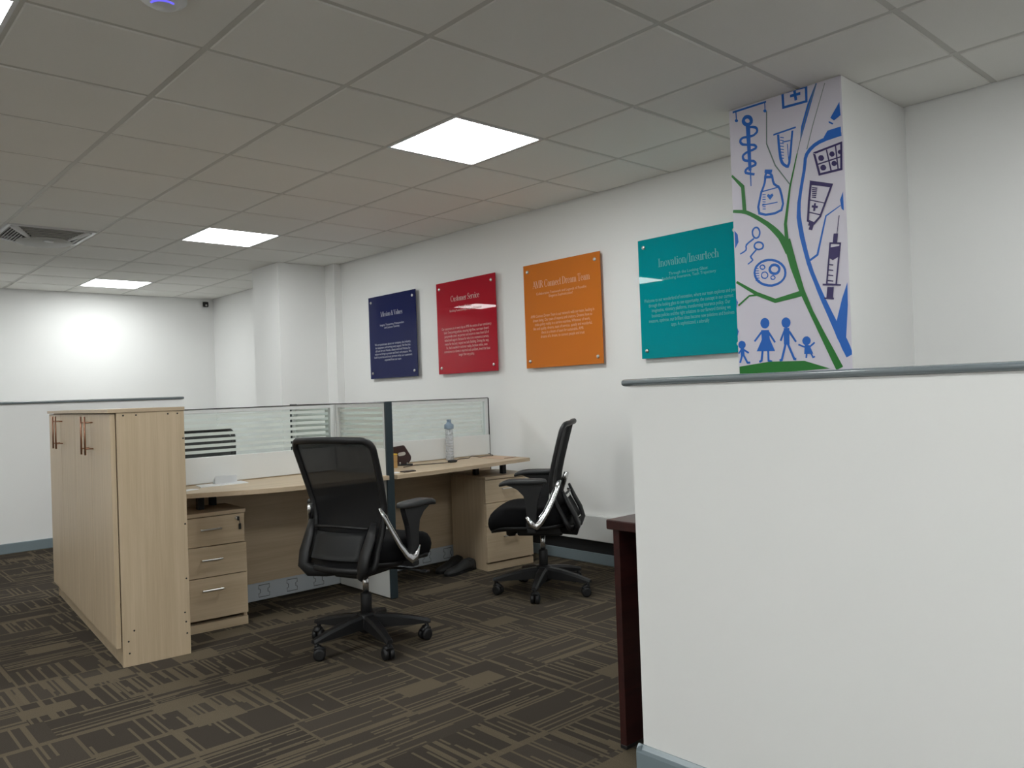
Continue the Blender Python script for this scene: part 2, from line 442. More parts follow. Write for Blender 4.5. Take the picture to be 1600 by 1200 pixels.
# white trunking on the wall, black strip below
tag(MB().box((XR-.052, 2.15, .165), (XR-.0005, 4.55, .335), .004).build('cable_trunking', M['panelwhite']), 'white box trunking along the wall foot behind the side-on chair', 'trunking')
tag(MB().box((XR-.020, 2.15, .0785), (XR-.0005, 4.55, .1645)).build('black_wall_strip', M['groove']), 'black strip on the wall between trunking and skirting', 'strip')
# ---------------------------------------------------------------- low tall-boy cabinet with four doors
t = thing('storage_cabinet', 'long beech storage cabinet with paired copper bar handles, standing before the desks', 'cabinet', (1.129, 3.921, 0), R(-5))
CL = 1.86
MB().box((0, 0, 0), (.298, .018, 1.163), .001).build('side_panel', M['wood'], t)
MB().box((0, CL-.018, 0), (.298, CL, 1.163), .001).build('side_panel', M['wood'], t)
MB().box((.285, .0185, .02), (.297, CL-.0185, 1.162)).build('back_panel', M['wood'], t)
MB().box((.004, .0185, 0), (.02, CL-.0185, .086)).build('plinth', M['wood_x'], t)
MB().box((.004, CL/2-.009, .09), (.28, CL/2+.009, 1.162)).build('divider', M['wood'], t)
MB().box((-.036, -.003, 1.1635), (.301, CL+.003, 1.181), .001).build('top_board', M['edge'], t)
for k in range(4):
    y0, y1 = .002+k*CL/4+.0015, (k+1)*CL/4-.0005
    d = MB().box((-.026, y0, .090), (-.004, y1, 1.159), .001).build('door', M['wood'], t)
    hy = y1-.05 if k % 2 == 0 else y0+.05
    mb = MB().tube([(-.062, hy, .958), (-.062, hy, 1.148)], .0045, 10)
    for z in (.988, 1.118): mb.tube([(-.0262, hy, z), (-.060, hy, z)], (.0035), 8)
    h = mb.build('handle', M['copper'], d); h['label'] = 'copper bar handle'
sp = None
for (x, z) in ((.03, 1.15), (.085, 1.15), (.225, 1.15), (.268, 1.15), (.291, 1.03), (.288, .62), (.286, .36), (.275, .20), (.279, .155), (.282, .10), (.05, .16), (.025, .115), (.028, .06)):
    if sp is None:
        sp = MB().lathe([(.0042, .0003), (.0042, -.0006), (0, -.0008)], n=8, axis='y').build('screw_cap', M['groove'], t); q = sp
    else: q = child_copy(sp, t)
    q.location = (x, 0, z)

# ---------------------------------------------------------------- partitions
def bands(mb_parent, axis, lo, hi, f, z0, z1):
    z = z1
    while z-.0175 > z0:
        if axis == 'x': MB().box((lo, f-.0012, z-.0175), (hi, f-.0001, z)).build('frosted_band', M['frost'], mb_parent)
        else: MB().box((f-.0012, lo, z-.0175), (f-.0001, hi, z)).build('frosted_band', M['frost'], mb_parent)
        z -= .0335
T = 1.163
t = thing('desk_partition', 'long screen behind both desks, glass with frosted stripes above white and wood', 'partition', (2.7, 4.59, 0))
t.location = (0, 0, 0)
Y0, Y1 = 4.570, 4.616
for x0, x1 in ((1.50, 2.628), (2.678, 3.938)):
    MB().box((x0, Y0+.004, .1125), (x1, Y1-.004, .735)).build('wood_panel', M['wood_x'], t)
    MB().box((x0, Y0, .7355), (x1, Y1, .884), .002).build('white_panel', M['panelwhite'], t)
    rw = MB().box((x0, Y0-.002, .008), (x1, Y1, .112), .002).build('raceway', M['skirtmetal'], t)
    cx = x0+.06
    kn = [1.93, 2.113, 2.294, 2.476] if x0 < 2 else [2.756, 2.942, 3.128, 3.316, 3.50, 3.69]
    for kx in kn:
        yk = Y0-.0025; s = .034; zc = .062; hs = .035; n = .010
        pts = [(-s, -hs), (s, -hs), (s, -n*1.3), (s-n, -n), (s-n, n), (s, n*1.3), (s, hs), (-s, hs), (-s, n*1.3), (-s+n, n), (-s+n, -n), (-s, -n*1.3)]
        MB().tube([(kx+a, yk, zc+b) for a, b in pts], .0016, 4, closed=True, up=(0, 1, 0), smooth=False).build('cable_knockout', M['groove'], rw)
    mb = MB().box((x0, Y0+.008, 1.135), (x1, Y1-.008, 1.158), .002)
    for a in (x0, x1-.026): mb.box((a, Y0+.006, .884), (a+.026, Y1-.006, 1.158), .002)
    mb.build('glass_frame', M['alu'], t)
    g = MB().box((x0+.026, 4.588, .884), (x1-.026, 4.593, 1.135)).build('glass_pane', M['glass'], t)
    bands(g, 'x', x0+.045, x1-.06, 4.588, .90, 1.125)
MB().box((2.6285, Y0+.002, 0.008), (2.6775, Y1-.002, 1.158), .002).build('corner_post', M['alu'], t)
MB().box((1.50, Y0+.004, 1.1585), (3.943, Y1-.004, T), .001).build('top_trim', M['trimdark'], t)
MB().box((3.9385, Y0+.002, .008), (3.944, Y1-.002, 1.158)).build('end_trim', M['trimdark'], t)
for x in (1.6, 2.653, 3.85): MB().box((x-.02, 4.58, 0), (x+.02, 4.606, .0078)).build('levelling_foot', M['black'], t)

def divider(label, ya, yb, front):
    t = thing('desk_divider', label, 'partition', (0, 0, 0))
    xa, xb = 2.630, 2.676
    MB().box((xa, ya, .006), (xb, yb, .884), .002).build('white_panel', M['panelwhite'], t)
    mb = MB().box((xa+.006, ya, 1.135), (xb-.006, yb, 1.158), .002)
    for a in (ya, yb-.026): mb.box((xa+.005, a, .884), (xb-.005, a+.026, 1.158), .002)
    mb.build('glass_frame', M['alu'], t)
    g = MB().box((2.651, ya+.026, .884), (2.655, yb-.026, 1.135)).build('glass_pane', M['glass'], t)
    bands(g, 'y', ya+.05, yb-.03, 2.651, .90, 1.125)
    e = (ya-.015, ya-.0002) if front else (yb+.0002, yb+.015)
    MB().box((xa-.0015, e[0], .002), (xb+.0015, e[1], T+.003), .002).build('end_post', M['post'], t)
    MB().box((xa+.002, ya, 1.1585), (xb-.002, yb, T), .001).build('top_trim', M['trimdark'], t)
    MB().box((xa+.01, ya+.05, 0), (xb-.01, ya+.10, .0058)).build('levelling_foot', M['black'], t)
    MB().box((xa+.01, yb-.10, 0), (xb-.01, yb-.05, .0058)).build('levelling_foot', M['black'], t)
divider('cross screen with slate end post, standing between the two desks', 4.0, 4.568, True)
divider('cross screen behind the long glass screen, seen through its stripes', 4.618, 5.17, False)

# ---------------------------------------------------------------- desks
def desk(label, front, back, risers):
    t = thing('office_desk', label, 'desk', (0, 0, 0))
    pts = front+back
    MB().prism(pts, 'z', .706, .73).build('worktop', M['wood_x'], t)
    ed = [(x, y-.0006) for x, y in front]+[(x, y+.0002) for x, y in front[::-1]]
    MB().prism(ed, 'z', .7058, .7296).build('edge_band', M['edge'], t)
    for x, y, z in risers: MB().box((x-.017, y-.017, z), (x+.017, y+.017, .7055), .002).build('riser', M['groove'], t)
    return t
def smooth_curve(P, n=6):
    out = []
    for i in range(len(P)-1):
        p0, p1, p2, p3 = P[max(i-1, 0)], P[i], P[i+1], P[min(i+2, len(P)-1)]
        for k in range(n):
            u = k/n
            out.append(tuple(.5*((2*p1[j])+(-p0[j]+p2[j])*u+(2*p0[j]-5*p1[j]+4*p2[j]-p3[j])*u*u+(-p0[j]+3*p1[j]-3*p2[j]+p3[j])*u**3) for j in (0, 1)))
    return out+[tuple(P[-1])]
desk('beech desk with wavy front, next to the storage cabinet, papers lying on it', smooth_curve([(1.505, 4.19), (1.62, 4.14), (1.76, 4.07), (1.92, 4.005), (2.10, 3.975), (2.35, 3.965), (2.628, 3.965)]), [(2.628, 4.569), (1.53, 4.569)], [(1.66, 4.34, .621), (1.78, 4.47, .621)])
desk('beech desk with wavy front nearer the poster wall, holding the water bottle', smooth_curve([(2.678, 3.955), (2.95, 3.962), (3.20, 3.985), (3.45, 4.02), (3.70, 4.06), (3.89, 4.088)]), [(3.925, 4.569), (2.678, 4.569)], [(3.70, 4.165, .633), (3.55, 4.28, .633)])

# ---------------------------------------------------------------- drawer pedestals
def pedestal(label, loc, wd, dp, zs, key):
    t = thing('drawer_pedestal', label, 'drawers', loc, R(-5))
    top = zs[0]
    mb = MB().box((0, .02, 0), (.018, dp, top-.021)).box((wd-.018, .02, 0), (wd, dp, top-.021)).box((.018, dp-.015, .01), (wd-.018, dp, top-.021)).box((.018, .022, .03), (wd-.018, dp-.016, .045))
    mb.build('carcass', M['wood'], t)
    MB().box((-.001, -.003, top-.02), (wd+.001, dp, top), .001).build('top_board', M['edge'], t)
    MB().box((.0, .004, 0), (wd, .019, zs[4]-.003)).build('plinth', M['wood_x'], t)
    off = (.002, -.004, -.002)
    for k in range(3):
        z1, z0 = zs[k+1-1]-.024 if k == 0 else zs[k]-.002, zs[k+1]+.002
        w0 = 0.0; w1 = wd-(.006 if k == 0 else 0)
        d = MB().box((w0, off[k], z0), (w1, .0195, z1), .0012).build('drawer', M['wood_x'], t)
        zh = (z0+z1)/2+(.012 if k < 2 else .045); xh = wd*.47; y = off[k]
        mb = MB().box((xh-.055, y-.026, zh-.004), (xh+.055, y-.018, zh+.004), .002)
        for s in (-.045, .045): mb.box((xh+s-.004, y-.020, zh-.003), (xh+s+.004, y-.0002, zh+.003))
        h = mb.build('handle', M['steel'], d); h['label'] = 'thin steel bar handle'
        if k == 0:
            lk = MB().lathe([(.012, y-.0002), (.012, y-.010), (.009, y-.016), (0, y-.017)], (wd-.045, z1-.022), 16, 'y').build('lock', M['steel'], d)
            if key:
                mb = MB().box((wd-.051, y-.028, z1-.034), (wd-.039, y-.0165, z1-.012), .004, 2)
                mb.tube([(wd-.040, y-.022, z1-.03), (wd-.036, y-.020, z1-.05)], .0015, 5)
                mb.box((wd-.044, y-.024, z1-.082), (wd-.030, y-.018, z1-.05), .004, 2)
                mb.build('key', M['black'], d)
    return t
pedestal('beech three-drawer pedestal beside the storage cabinet with keys in its lock', (1.486, 4.2025, 0), .352, .335, [.62, .443, .282, .062, .047], True)
pedestal('beech three-drawer pedestal partly behind the side-on chair', (3.472, 4.092, 0), .392, .42, [.632, .453, .30, .055, .05], False)

# ---------------------------------------------------------------- dark desk behind the near low wall
t = thing('dark_desk', 'dark mahogany desk showing its corner past the near low wall', 'desk', (0, 0, 0))
MB().box((2.008, .42, .728), (2.72, 1.757, .76), .003).build('desktop', M['darkwood'], t)
MB().box((2.035, 1.725, .012), (2.69, 1.751, .7275), .001).build('end_panel', M['darkwood'], t)
MB().box((2.035, .43, .012), (2.69, .456, .7275), .001).build('end_panel', M['darkwood'], t)
MB().box((2.62, .457, .25), (2.64, 1.724, .7275), .001).build('modesty_panel', M['darkwood'], t)
for x in (2.06, 2.62):
    for y in (.443, 1.738): MB().box((x-.025, y-.014, 0), (x+.025, y+.014, .0118), .001).build('foot', M['black'], t)

# ---------------------------------------------------------------- swivel chairs
def interp(tab, z):
    for (a, va), (b, vb) in zip(tab, tab[1:]):
        if z <= b: u = (z-a)/(b-a); u = max(0, min(1, u)); return va+(vb-va)*u
    return tab[-1][1]
SP = [(.42, -.215), (.47, -.190), (.52, -.163), (.57, -.140), (.63, -.125), (.70, -.130), (.78, -.148), (.88, -.175), (.96, -.198), (1.01, -.212)]
HW = [(.42, .205), (.5, .196), (.58, .204), (.66, .212), (.8, .226), (.95, .236), (1.01, .237)]
def back_pt(u, z, off=0):
    f = interp(SP, z); wv = interp(HW, z)
    return Vector((u*wv, f+.040*abs(u)**2.2+off, z))
def make_chair(label, loc, face, base):
    t = thing('office_chair', label, 'chair', (*loc, 0), -R(face))
    # seat cushion
    def ring(s, z, n=36):
        out = []
        for k in range(n):
            a = 2*math.pi*k/n; c, d = math.cos(a), math.sin(a)
            x = .252*s*math.copysign(abs(c)**.55, c); y = .062+.248*s*math.copysign(abs(d)**.6, d)
            x *= 1-.10*max(0, (.0-y)/.2)
            dz = -.055*max(0, (y-.17)/.14)**2+.012*max(0, (-y-.05)/.14)
            out.append((x, y, z+dz))
        return out
    mb = MB(); rr = [ring(s, z) for s, z in ((.80, .415), (.95, .425), (.985, .45), (1, .475), (.985, .50), (.94, .518), (.86, .527), (.6, .526), (.3, .521))]
    V = [[mb.bm.verts.new(p) for p in r] for r in rr]
    for A, B in zip(V, V[1:]):
        for k in range(36): mb.bm.faces.new((A[k], A[(k+1) % 36], B[(k+1) % 36], B[k])).smooth = True
    mb.bm.faces.new(V[0][::-1]); mb.bm.faces.new(V[-1]).smooth = True
    mb.build('seat', M['fabric'], t)
    mb = MB(); rr = [ring(s, z) for s, z in ((.55, .385), (.80, .392), (.93, .408), (.94, .424))]
    V = [[mb.bm.verts.new(p) for p in r] for r in rr]
    for A, B in zip(V, V[1:]):
        for k in range(36): mb.bm.faces.new((A[k], A[(k+1) % 36], B[(k+1) % 36], B[k])).smooth = True
    mb.bm.faces.new(V[0][::-1]); mb.bm.faces.new(V[-1])
    mb.build('seat_pan', M['black'], t)
    mb = MB().box((-.085, -.13, .345), (.085, .14, .40), .012, 2)
    mb.lathe([(.016, .14), (.016, .16), (.030, .165), (.033, .20), (.026, .215), (0, .216)], (0, .362), 20, 'y')
    mech = mb.build('tilt_mechanism', M['black'], t)
    MB().tube([(.08, .04, .372), (.20, .06, .368), (.285, .07, .362)], [.007, .006, .006], 8).build('lever', M['black'], mech)
    MB().box((.283, .055, .355), (.325, .085, .369), .005, 2).build('lever_paddle', M['black'], mech)
    # back frame
    loop = []; N = 14
    for k in range(N): loop.append(back_pt(-1, .44+(.955-.44)*k/N))
    for k in range(7):
        a = R(180-90*k/6); loop.append(back_pt(-1+.2+.2*math.cos(a), .955+.048*math.sin(a)))
    for k in range(1, 9): loop.append(back_pt(-.8+1.6*k/9, 1.003+.006*math.sin(math.pi*k/9)))
    for k in range(7):
        a = R(90-90*k/6); loop.append(back_pt(.8+.2*math.cos(a), .955+.048*math.sin(a)))
    for k in range(N): loop.append(back_pt(1, .955-(.955-.44)*k/N))
    for k in range(7):
        a = R(-90*k/6); loop.append(back_pt(.85+.15*math.cos(a), .44+.035*math.sin(a)))
    for k in range(1, 9): loop.append(back_pt(.85-1.7*k/9, .405))
    for k in range(7):
        a = R(270-90*k/6); loop.append(back_pt(-.85+.15*math.cos(a), .44+.035*math.sin(a)))
    # drop duplicates
    L2 = [loop[0]]
    for p in loop[1:]:
        if (p-L2[-1]).length > .004: L2.append(p)
    MB().tube(L2, .0165, 8, flat=(1.0, .85), up=(0, 1, .12), closed=True).build('back_frame', M['black'], t)
    def fm(i, j):
        z = .42+(.995-.42)*j; u = (i-.5)*2*(.96 if .47 < z < .95 else .90)
        return back_pt(u, z, .004)
    bk = MB().grid(fm, 12, 22).build('backrest', M['net'], t)
    # lumbar shell behind the mesh, pad rails
    def lp(i, j):
        z = .455+.115*j; return back_pt((i-.5)*1.45, z, -.030-.006*math.sin(math.pi*j))
    mb = MB(); mb.grid(lp, 10, 5)
    r = bmesh.ops.solidify(mb.bm, geom=list(mb.bm.faces), thickness=.006)
    lum = mb.build('lumbar_support', M['padgrey'], t)
    MB().tube([back_pt(-.78+1.56*k/10, .59+.008*math.sin(math.pi*k/10), -.034) for k in range(11)], .007, 6).build('lumbar_rail', M['black'], lum)
    # yoke and uprights carrying the back
    mb = MB()
    for s in (-1, 1):
        mb.tube([(s*.03, -.06, .378), (s*.10, -.16, .382), (s*.155, -.215, .392), (s*.178, -.232, .42), (s*.183, -.215, .48), (s*.186, -.178, .55), (s*.190, -.150, .62)], [.022, .022, .024, .025, .025, .023, .014], 10, flat=(1.25, .55), up=(0, -1, .2))
    mb.build('back_support', M['black'], t)
    # arms
    for s in (-1, 1):
        prof = [(-.005, .425), (.055, .425), (.048, .50), (.046, .56), (.056, .61), (.092, .648), (.16, .668), (.16, .678), (-.06, .678), (-.04, .64), (-.015, .59), (-.006, .5)]
        mb = MB().prism(prof, 'x', s*.262, s*.292)
        bmesh.ops.bevel(mb.bm, geom=list(mb.bm.edges), offset=.006, segments=2, affect='EDGES')
        mb.box((s*.16, -.0, .395), (s*.292, .05, .424), .006)
        arm = mb.build('armrest', M['black'], t)
        mb = MB(); rr = []
        n = 20
        for sc, z in ((.86, .674), (.98, .678), (1, .688), (.95, .698), (.78, .702)):
            row = []
            for k in range(n):
                a = 2*math.pi*k/n; c, d = math.cos(a), math.sin(a)
                y = .066+.14*sc*math.copysign(abs(d)**.6, d); x = s*.277+.043*sc*math.copysign(abs(c)**.6, c)
                row.append(mb.bm.verts.new((x-s*.012*max(0, (y-.07)/.13), y, z-.022*max(0, (y-.11)/.1)**2)))
            rr.append(row)
        for A, B in zip(rr, rr[1:]):
            for k in range(n): mb.bm.faces.new((A[k], A[(k+1) % n], B[(k+1) % n], B[k])).smooth = True
        mb.bm.faces.new(rr[0][::-1]); mb.bm.faces.new(rr[-1]).smooth = True
        mb.build('arm_pad', M['padgrey'], arm)
        br = MB().tube([(s*.214, -.135, .688), (s*.228, -.118, .64), (s*.245, -.095, .58), (s*.262, -.06, .51), (s*.275, -.022, .455), (s*.285, .0, .435), (s*.296, .018, .445), (s*.298, .048, .49)],
                       [.016, .019, .020, .021, .024, .026, .020, .008], 10, flat=(.8, .5) if False else (1.0, .45), up=(s*1.0, .35, .15)).build('bracket', M['chrome'], t)
        br['label'] = 'polished silver bracket'
    # gas lift and star base
    MB().lathe([(.0145, .24), (.0145, .35)], n=18).build('gas_lift', M['chrome'], t)
    MB().lathe([(.027, .10), (.027, .245), (.024, .25), (.015, .252)], n=20).build('column_sleeve', M['black'], t)
    sb = MB().lathe([(.03, .062), (.048, .075), (.055, .10), (.052, .135), (.042, .155), (.028, .16)], n=24).build('star_base', M['black'], t)
    sb.rotation_euler = (0, 0, R(base+face))
    for k in range(5):
        a = R(72*k); c, d = math.cos(a), math.sin(a)
        P = lambda r, o, z: (r*c-o*d, r*d+o*c, z)
        mb = MB(); sec = []
        for r_, hw, zb, zt in ((.03, .030, .085, .150), (.12, .026, .082, .140), (.22, .021, .080, .120), (.288, .018, .079, .102), (.306, .014, .080, .096)):
            sec.append([mb.bm.verts.new(P(r_, o, z)) for o, z in ((-hw, zb), (hw, zb), (hw, zt-.012), (hw*.6, zt), (-hw*.6, zt), (-hw, zt-.012))])
        for A, B in zip(sec, sec[1:]):
            for q in range(6): mb.bm.faces.new((A[q], A[(q+1) % 6], B[(q+1) % 6], B[q]))
        mb.bm.faces.new(sec[0]); mb.bm.faces.new(sec[-1][::-1])
        mb.build('base_leg', M['black'], sb)
        # twin wheel caster, trailing sideways
        mb = MB(); yaw = a+R(70+37*k); e = Vector((math.cos(yaw), math.sin(yaw), 0)); ax = Vector((-e.y, e.x, 0))
        cpt = Vector(P(.288, 0, 0))
        mb.tube([cpt+Vector((0, 0, .084)), cpt+Vector((0, 0, .05))], [.010, .011], 8)
        wc = cpt+e*.012+Vector((0, 0, .028))
        for sd in (-1, 1):
            mb.tube([wc+ax*(sd*.004), wc+ax*(sd*.007), wc+ax*(sd*.022), wc+ax*(sd*.026)], [.022, .028, .028, .020], 18, up=(0, 0, 1))
        mb.tube([wc+Vector((0, 0, .024))-e*.022, wc+Vector((0, 0, .033)), wc+Vector((0, 0, .018))+e*.026], [.014, .016, .010], 8, flat=(1.4, .6))
        mb.build('caster', M['black'], sb)
    return t
c0 = make_chair('black mesh-back office chair seen from behind, at the desk beside the cabinet', (2.072, 3.362), 72, 41.3)
c2 = copy_tree(c0, 'black mesh-back office chair seen from the side, near the poster wall', (3.340, 3.424, 0), R(38), 'black mesh office chairs')
c3 = copy_tree(c0, 'dark office chair behind the glass screen, its back showing between frosted stripes', (2.13, 5.46, 0), R(172), 'black mesh office chairs')
c0['group'] = 'black mesh office chairs'
for o in c2.children:
    if o.name.startswith('star_base'): o.rotation_euler = (0, 0, R(-1.5-38))

# the nearest chair's back is tipped a little further
for o in c0.children:
    if o.name.split('.')[0] in ('back_frame', 'backrest', 'lumbar_support'):
        a = R(4); p = Vector((0, -.16, .42)); rot = Matrix.Rotation(a, 3, 'X'); o.rotation_euler = (a, 0, 0); o.location = p-rot @ p

# ---------------------------------------------------------------- things on the desks
ZD = .73
def sheet(name, label, cat, pts, th, mat, group=None, z=ZD, loc=None):
    return tag(MB().prism(pts, 'z', z+.0002, z+th).build(name, mat), label, cat, group)
sheet('document_folder', 'flat white folder with a dark lower edge on the desk by the cabinet', 'folder', [(1.692, 4.405), (1.962, 4.400), (1.985, 4.55), (1.72, 4.555)], .004, M['paper'])
sheet('paper_sheet', 'small pale sheet at the desk edge touching the storage cabinet', 'paper', [(1.56, 4.30), (1.66, 4.345), (1.64, 4.40), (1.57, 4.38)], .0012, M['paper'])
# folded sheet standing up on the folder
mb = MB(); A = [(1.80, 4.475), (1.925, 4.468)]
def fold(i, j):
    x = A[0][0]+(A[1][0]-A[0][0])*i; y = A[0][1]+(A[1][1]-A[0][1])*i; s = j*2-1
    return (x+.006*(1-abs(s)), y+.035*(s+1)/2, ZD+.0045+.044*(1-abs(s))-.004*i*(1-abs(s)))
mb.grid(fold, 6, 8, False); bmesh.ops.solidify(mb.bm, geom=list(mb.bm.faces), thickness=.0006)
tag(mb.build('folded_paper', M['paper']), 'white folded paper standing like a tent on the white folder', 'paper')
# kraft boxes with a yellow pad, behind the divider post
for k, (z0, z1, mt, nm, lab, cat) in enumerate(((0, .042, 'kraft', 'kraft_box', 'lower small kraft box beside the hole punch', 'box'), (.0425, .083, 'kraft', 'kraft_box', 'upper small kraft box stacked under the yellow pad', 'box'), (.0835, .092, 'yellow', 'note_pad', 'yellow note pad on top of the kraft boxes', 'note pad'))):
    tag(MB().box((2.868+.002*k, 4.352, ZD+z0+.0003), (2.952+.001*k, 4.432, ZD+z1), .002).build(nm, M[mt]), lab, cat)
# hole punch stood on its end
t = thing('hole_punch', 'dark maroon hole punch standing on the desk by the divider', 'hole punch', (3.075, 4.47, ZD), R(-36))
k = .000286
sil = [((x-625)*k, (700-y)*k) for x, y in ((385, 262), (668, 226), (765, 395), (822, 490), (815, 585), (742, 655), (440, 690), (425, 500))]
mb = MB().prism(sil, 'y', -.022, .022); bmesh.ops.bevel(mb.bm, geom=list(mb.bm.edges), offset=.004, segments=2, affect='EDGES')
mb.build('lever_body', M['punch'], t)
pts = []
for cx, s in ((655, 1), (560, -1)):
    for q in range(7):
        a = R(-90+30*q) if s > 0 else R(90+30*q); pts.append(((cx-625)*k+.012*math.cos(a), (700-425)*k+.002*s+.012*math.sin(a)))
MB().prism(pts, 'y', -.0232, -.0205).build('lever_slot', M['steel'], t)
MB().box((-.055, -.034, .0002), (.066, .03, .008), .002).build('base_plate', M['black'], t)
mb = MB().tube([(-.018, -.026, .009), (-.018, -.026, .024)], .005, 8).tube([(.03, -.026, .009), (.03, -.026, .02)], .004, 8)
mb.build('punch_pin', M['steel'], t)
# thin booklet and slip near the desk edge
sheet('paper_slip', 'white paper slip at the desk edge right behind the slate post', 'paper', [(2.69, 4.035), (2.755, 4.04), (2.775, 4.095), (2.69, 4.10)], .003, M['paper'])
sheet('booklet', 'thin dark booklet lying by the white slip and the slate post', 'booklet', [(2.782, 4.03), (2.87, 4.035), (2.885, 4.085), (2.79, 4.09)], .006, M['cable'])
# water bottle
t = thing('water_bottle', 'tall clear water bottle with a blue grey cap on the desk', 'bottle', (3.462, 4.452, ZD))
bp = [(0, .0005), (.022, .0005), (.0285, .006)]+[(.0295-.0022*(k % 2), .014+.0095*k) for k in range(20)]+[(.026, .208), (.024, .218), (.022, .224)]
MB().lathe(bp, n=18, smooth=False).build('body', M['bottle'], t)
MB().lathe([(.0, .2235), (.033, .2235), (.0335, .228), (.033, .252), (.028, .258), (.020, .262), (.016, .27), (.014, .276), (0, .277)], n=28).build('cap', M['bluecap'], t)
mb = MB().box((-.018, -.006, .277), (.018, .006, .29), .003); mb.box((-.008, -.012, .262), (.008, -.017, .288), .002)
mb.build('spout', M['bluecap'], t)
# tan card with a cable over it
sheet('tan_envelope', 'flat tan card envelope at the right end of the far desk', 'envelope', [(3.70, 4.165), (3.885, 4.19), (3.895, 4.50), (3.715, 4.46)], .002, M['card'])
t = thing('power_cable', 'thin dark cable winding across the desk past the bottle to the tan envelope', 'cable', (0, 0, 0))
cp = [(2.97, 4.31), (3.03, 4.345), (3.12, 4.37), (3.239, 4.335), (3.336, 4.312), (3.40, 4.35), (3.475, 4.395), (3.56, 4.47), (3.63, 4.455), (3.70, 4.50), (3.73, 4.44), (3.80, 4.455), (3.842, 4.43), (3.87, 4.50), (3.89, 4.535)]
cz = [.0022]*9+[.010, .004, .006, .006, .016, .012]
cc = smooth_curve(cp, 5); P3 = [(x, y, ZD+cz[min(i//5, len(cz)-1)]*1.0+(cz[min(i//5+1, len(cz)-1)]-cz[min(i//5, len(cz)-1)])*((i % 5)/5)) for i, (x, y) in enumerate(cc)]
MB().tube([(x, y, z+.0012) for x, y, z in P3], .0028, 6).build('cord', M['cable'], t)
MB().box((3.345, 4.295, ZD+.0003), (3.405, 4.335, ZD+.018), .008, 2).build('plug', M['black'], t)
t2 = MB().tube([(3.86, 4.20, ZD+.0045), (3.80, 4.185, ZD+.0045), (3.73, 4.178, ZD+.0045)], .0016, 6).build('cord', M['cable'], t)
tag(MB().tube([(3.812, 4.33, .7055), (3.815, 4.33, .67), (3.822, 4.33, .634)], .002, 6).build('thin_cable', M['cablewhite']), 'thin white cable hanging under the desk onto the pedestal', 'cable')
# shoes under the desk
def shoe(label, loc, rz):
    t = thing('shoe', label, 'shoe', loc, rz)
    def prof(u):
        w = .036*(.75+.35*math.sin(math.pi*min(1, u*1.1+.05)))*(1 if u < .93 else .75)
        return w
    secs = ((.0, .03, .070), (.03, .036, .082), (.08, .036, .080), (.13, .037, .062), (.18, .043, .048), (.23, .041, .040), (.262, .028, .030), (.272, .012, .018))
    mb = MB(); rr = []
    for y, wv, h in secs:
        rr.append([mb.bm.verts.new((wv*math.copysign(abs(math.cos(a))**.7, math.cos(a)), y-.13, .012+max(0, h-.012)*max(0, math.sin(a))**.8)) for a in [math.pi*q/10 for q in range(11)]])
    for A, B in zip(rr, rr[1:]):
        for q in range(10): mb.bm.faces.new((A[q], A[q+1], B[q+1], B[q])).smooth = True
        mb.bm.faces.new((A[10], A[0], B[0], B[10]))
    mb.bm.faces.new(rr[0]); mb.bm.faces.new(rr[-1][::-1])
    mb.build('upper', M['shoe'], t)
    out = [(wv*1.06, y-.13) for y, wv, h in secs]+[(-wv*1.06, y-.13) for y, wv, h in secs[::-1]]
    MB().prism(out, 'z', .0003, .0118).build('sole', M['black'], t)
    MB().lathe([(.027, .060), (.03, .072), (.024, .073), (.02, .062)], (0, -.075), 18).build('collar', M['black'], t)
shoe('dark shoe on the carpet touching the pedestal under the far desk', (3.34, 4.225, 0), R(100))
shoe('second dark shoe, behind the first, under the far desk', (3.345, 4.345, 0), R(108))
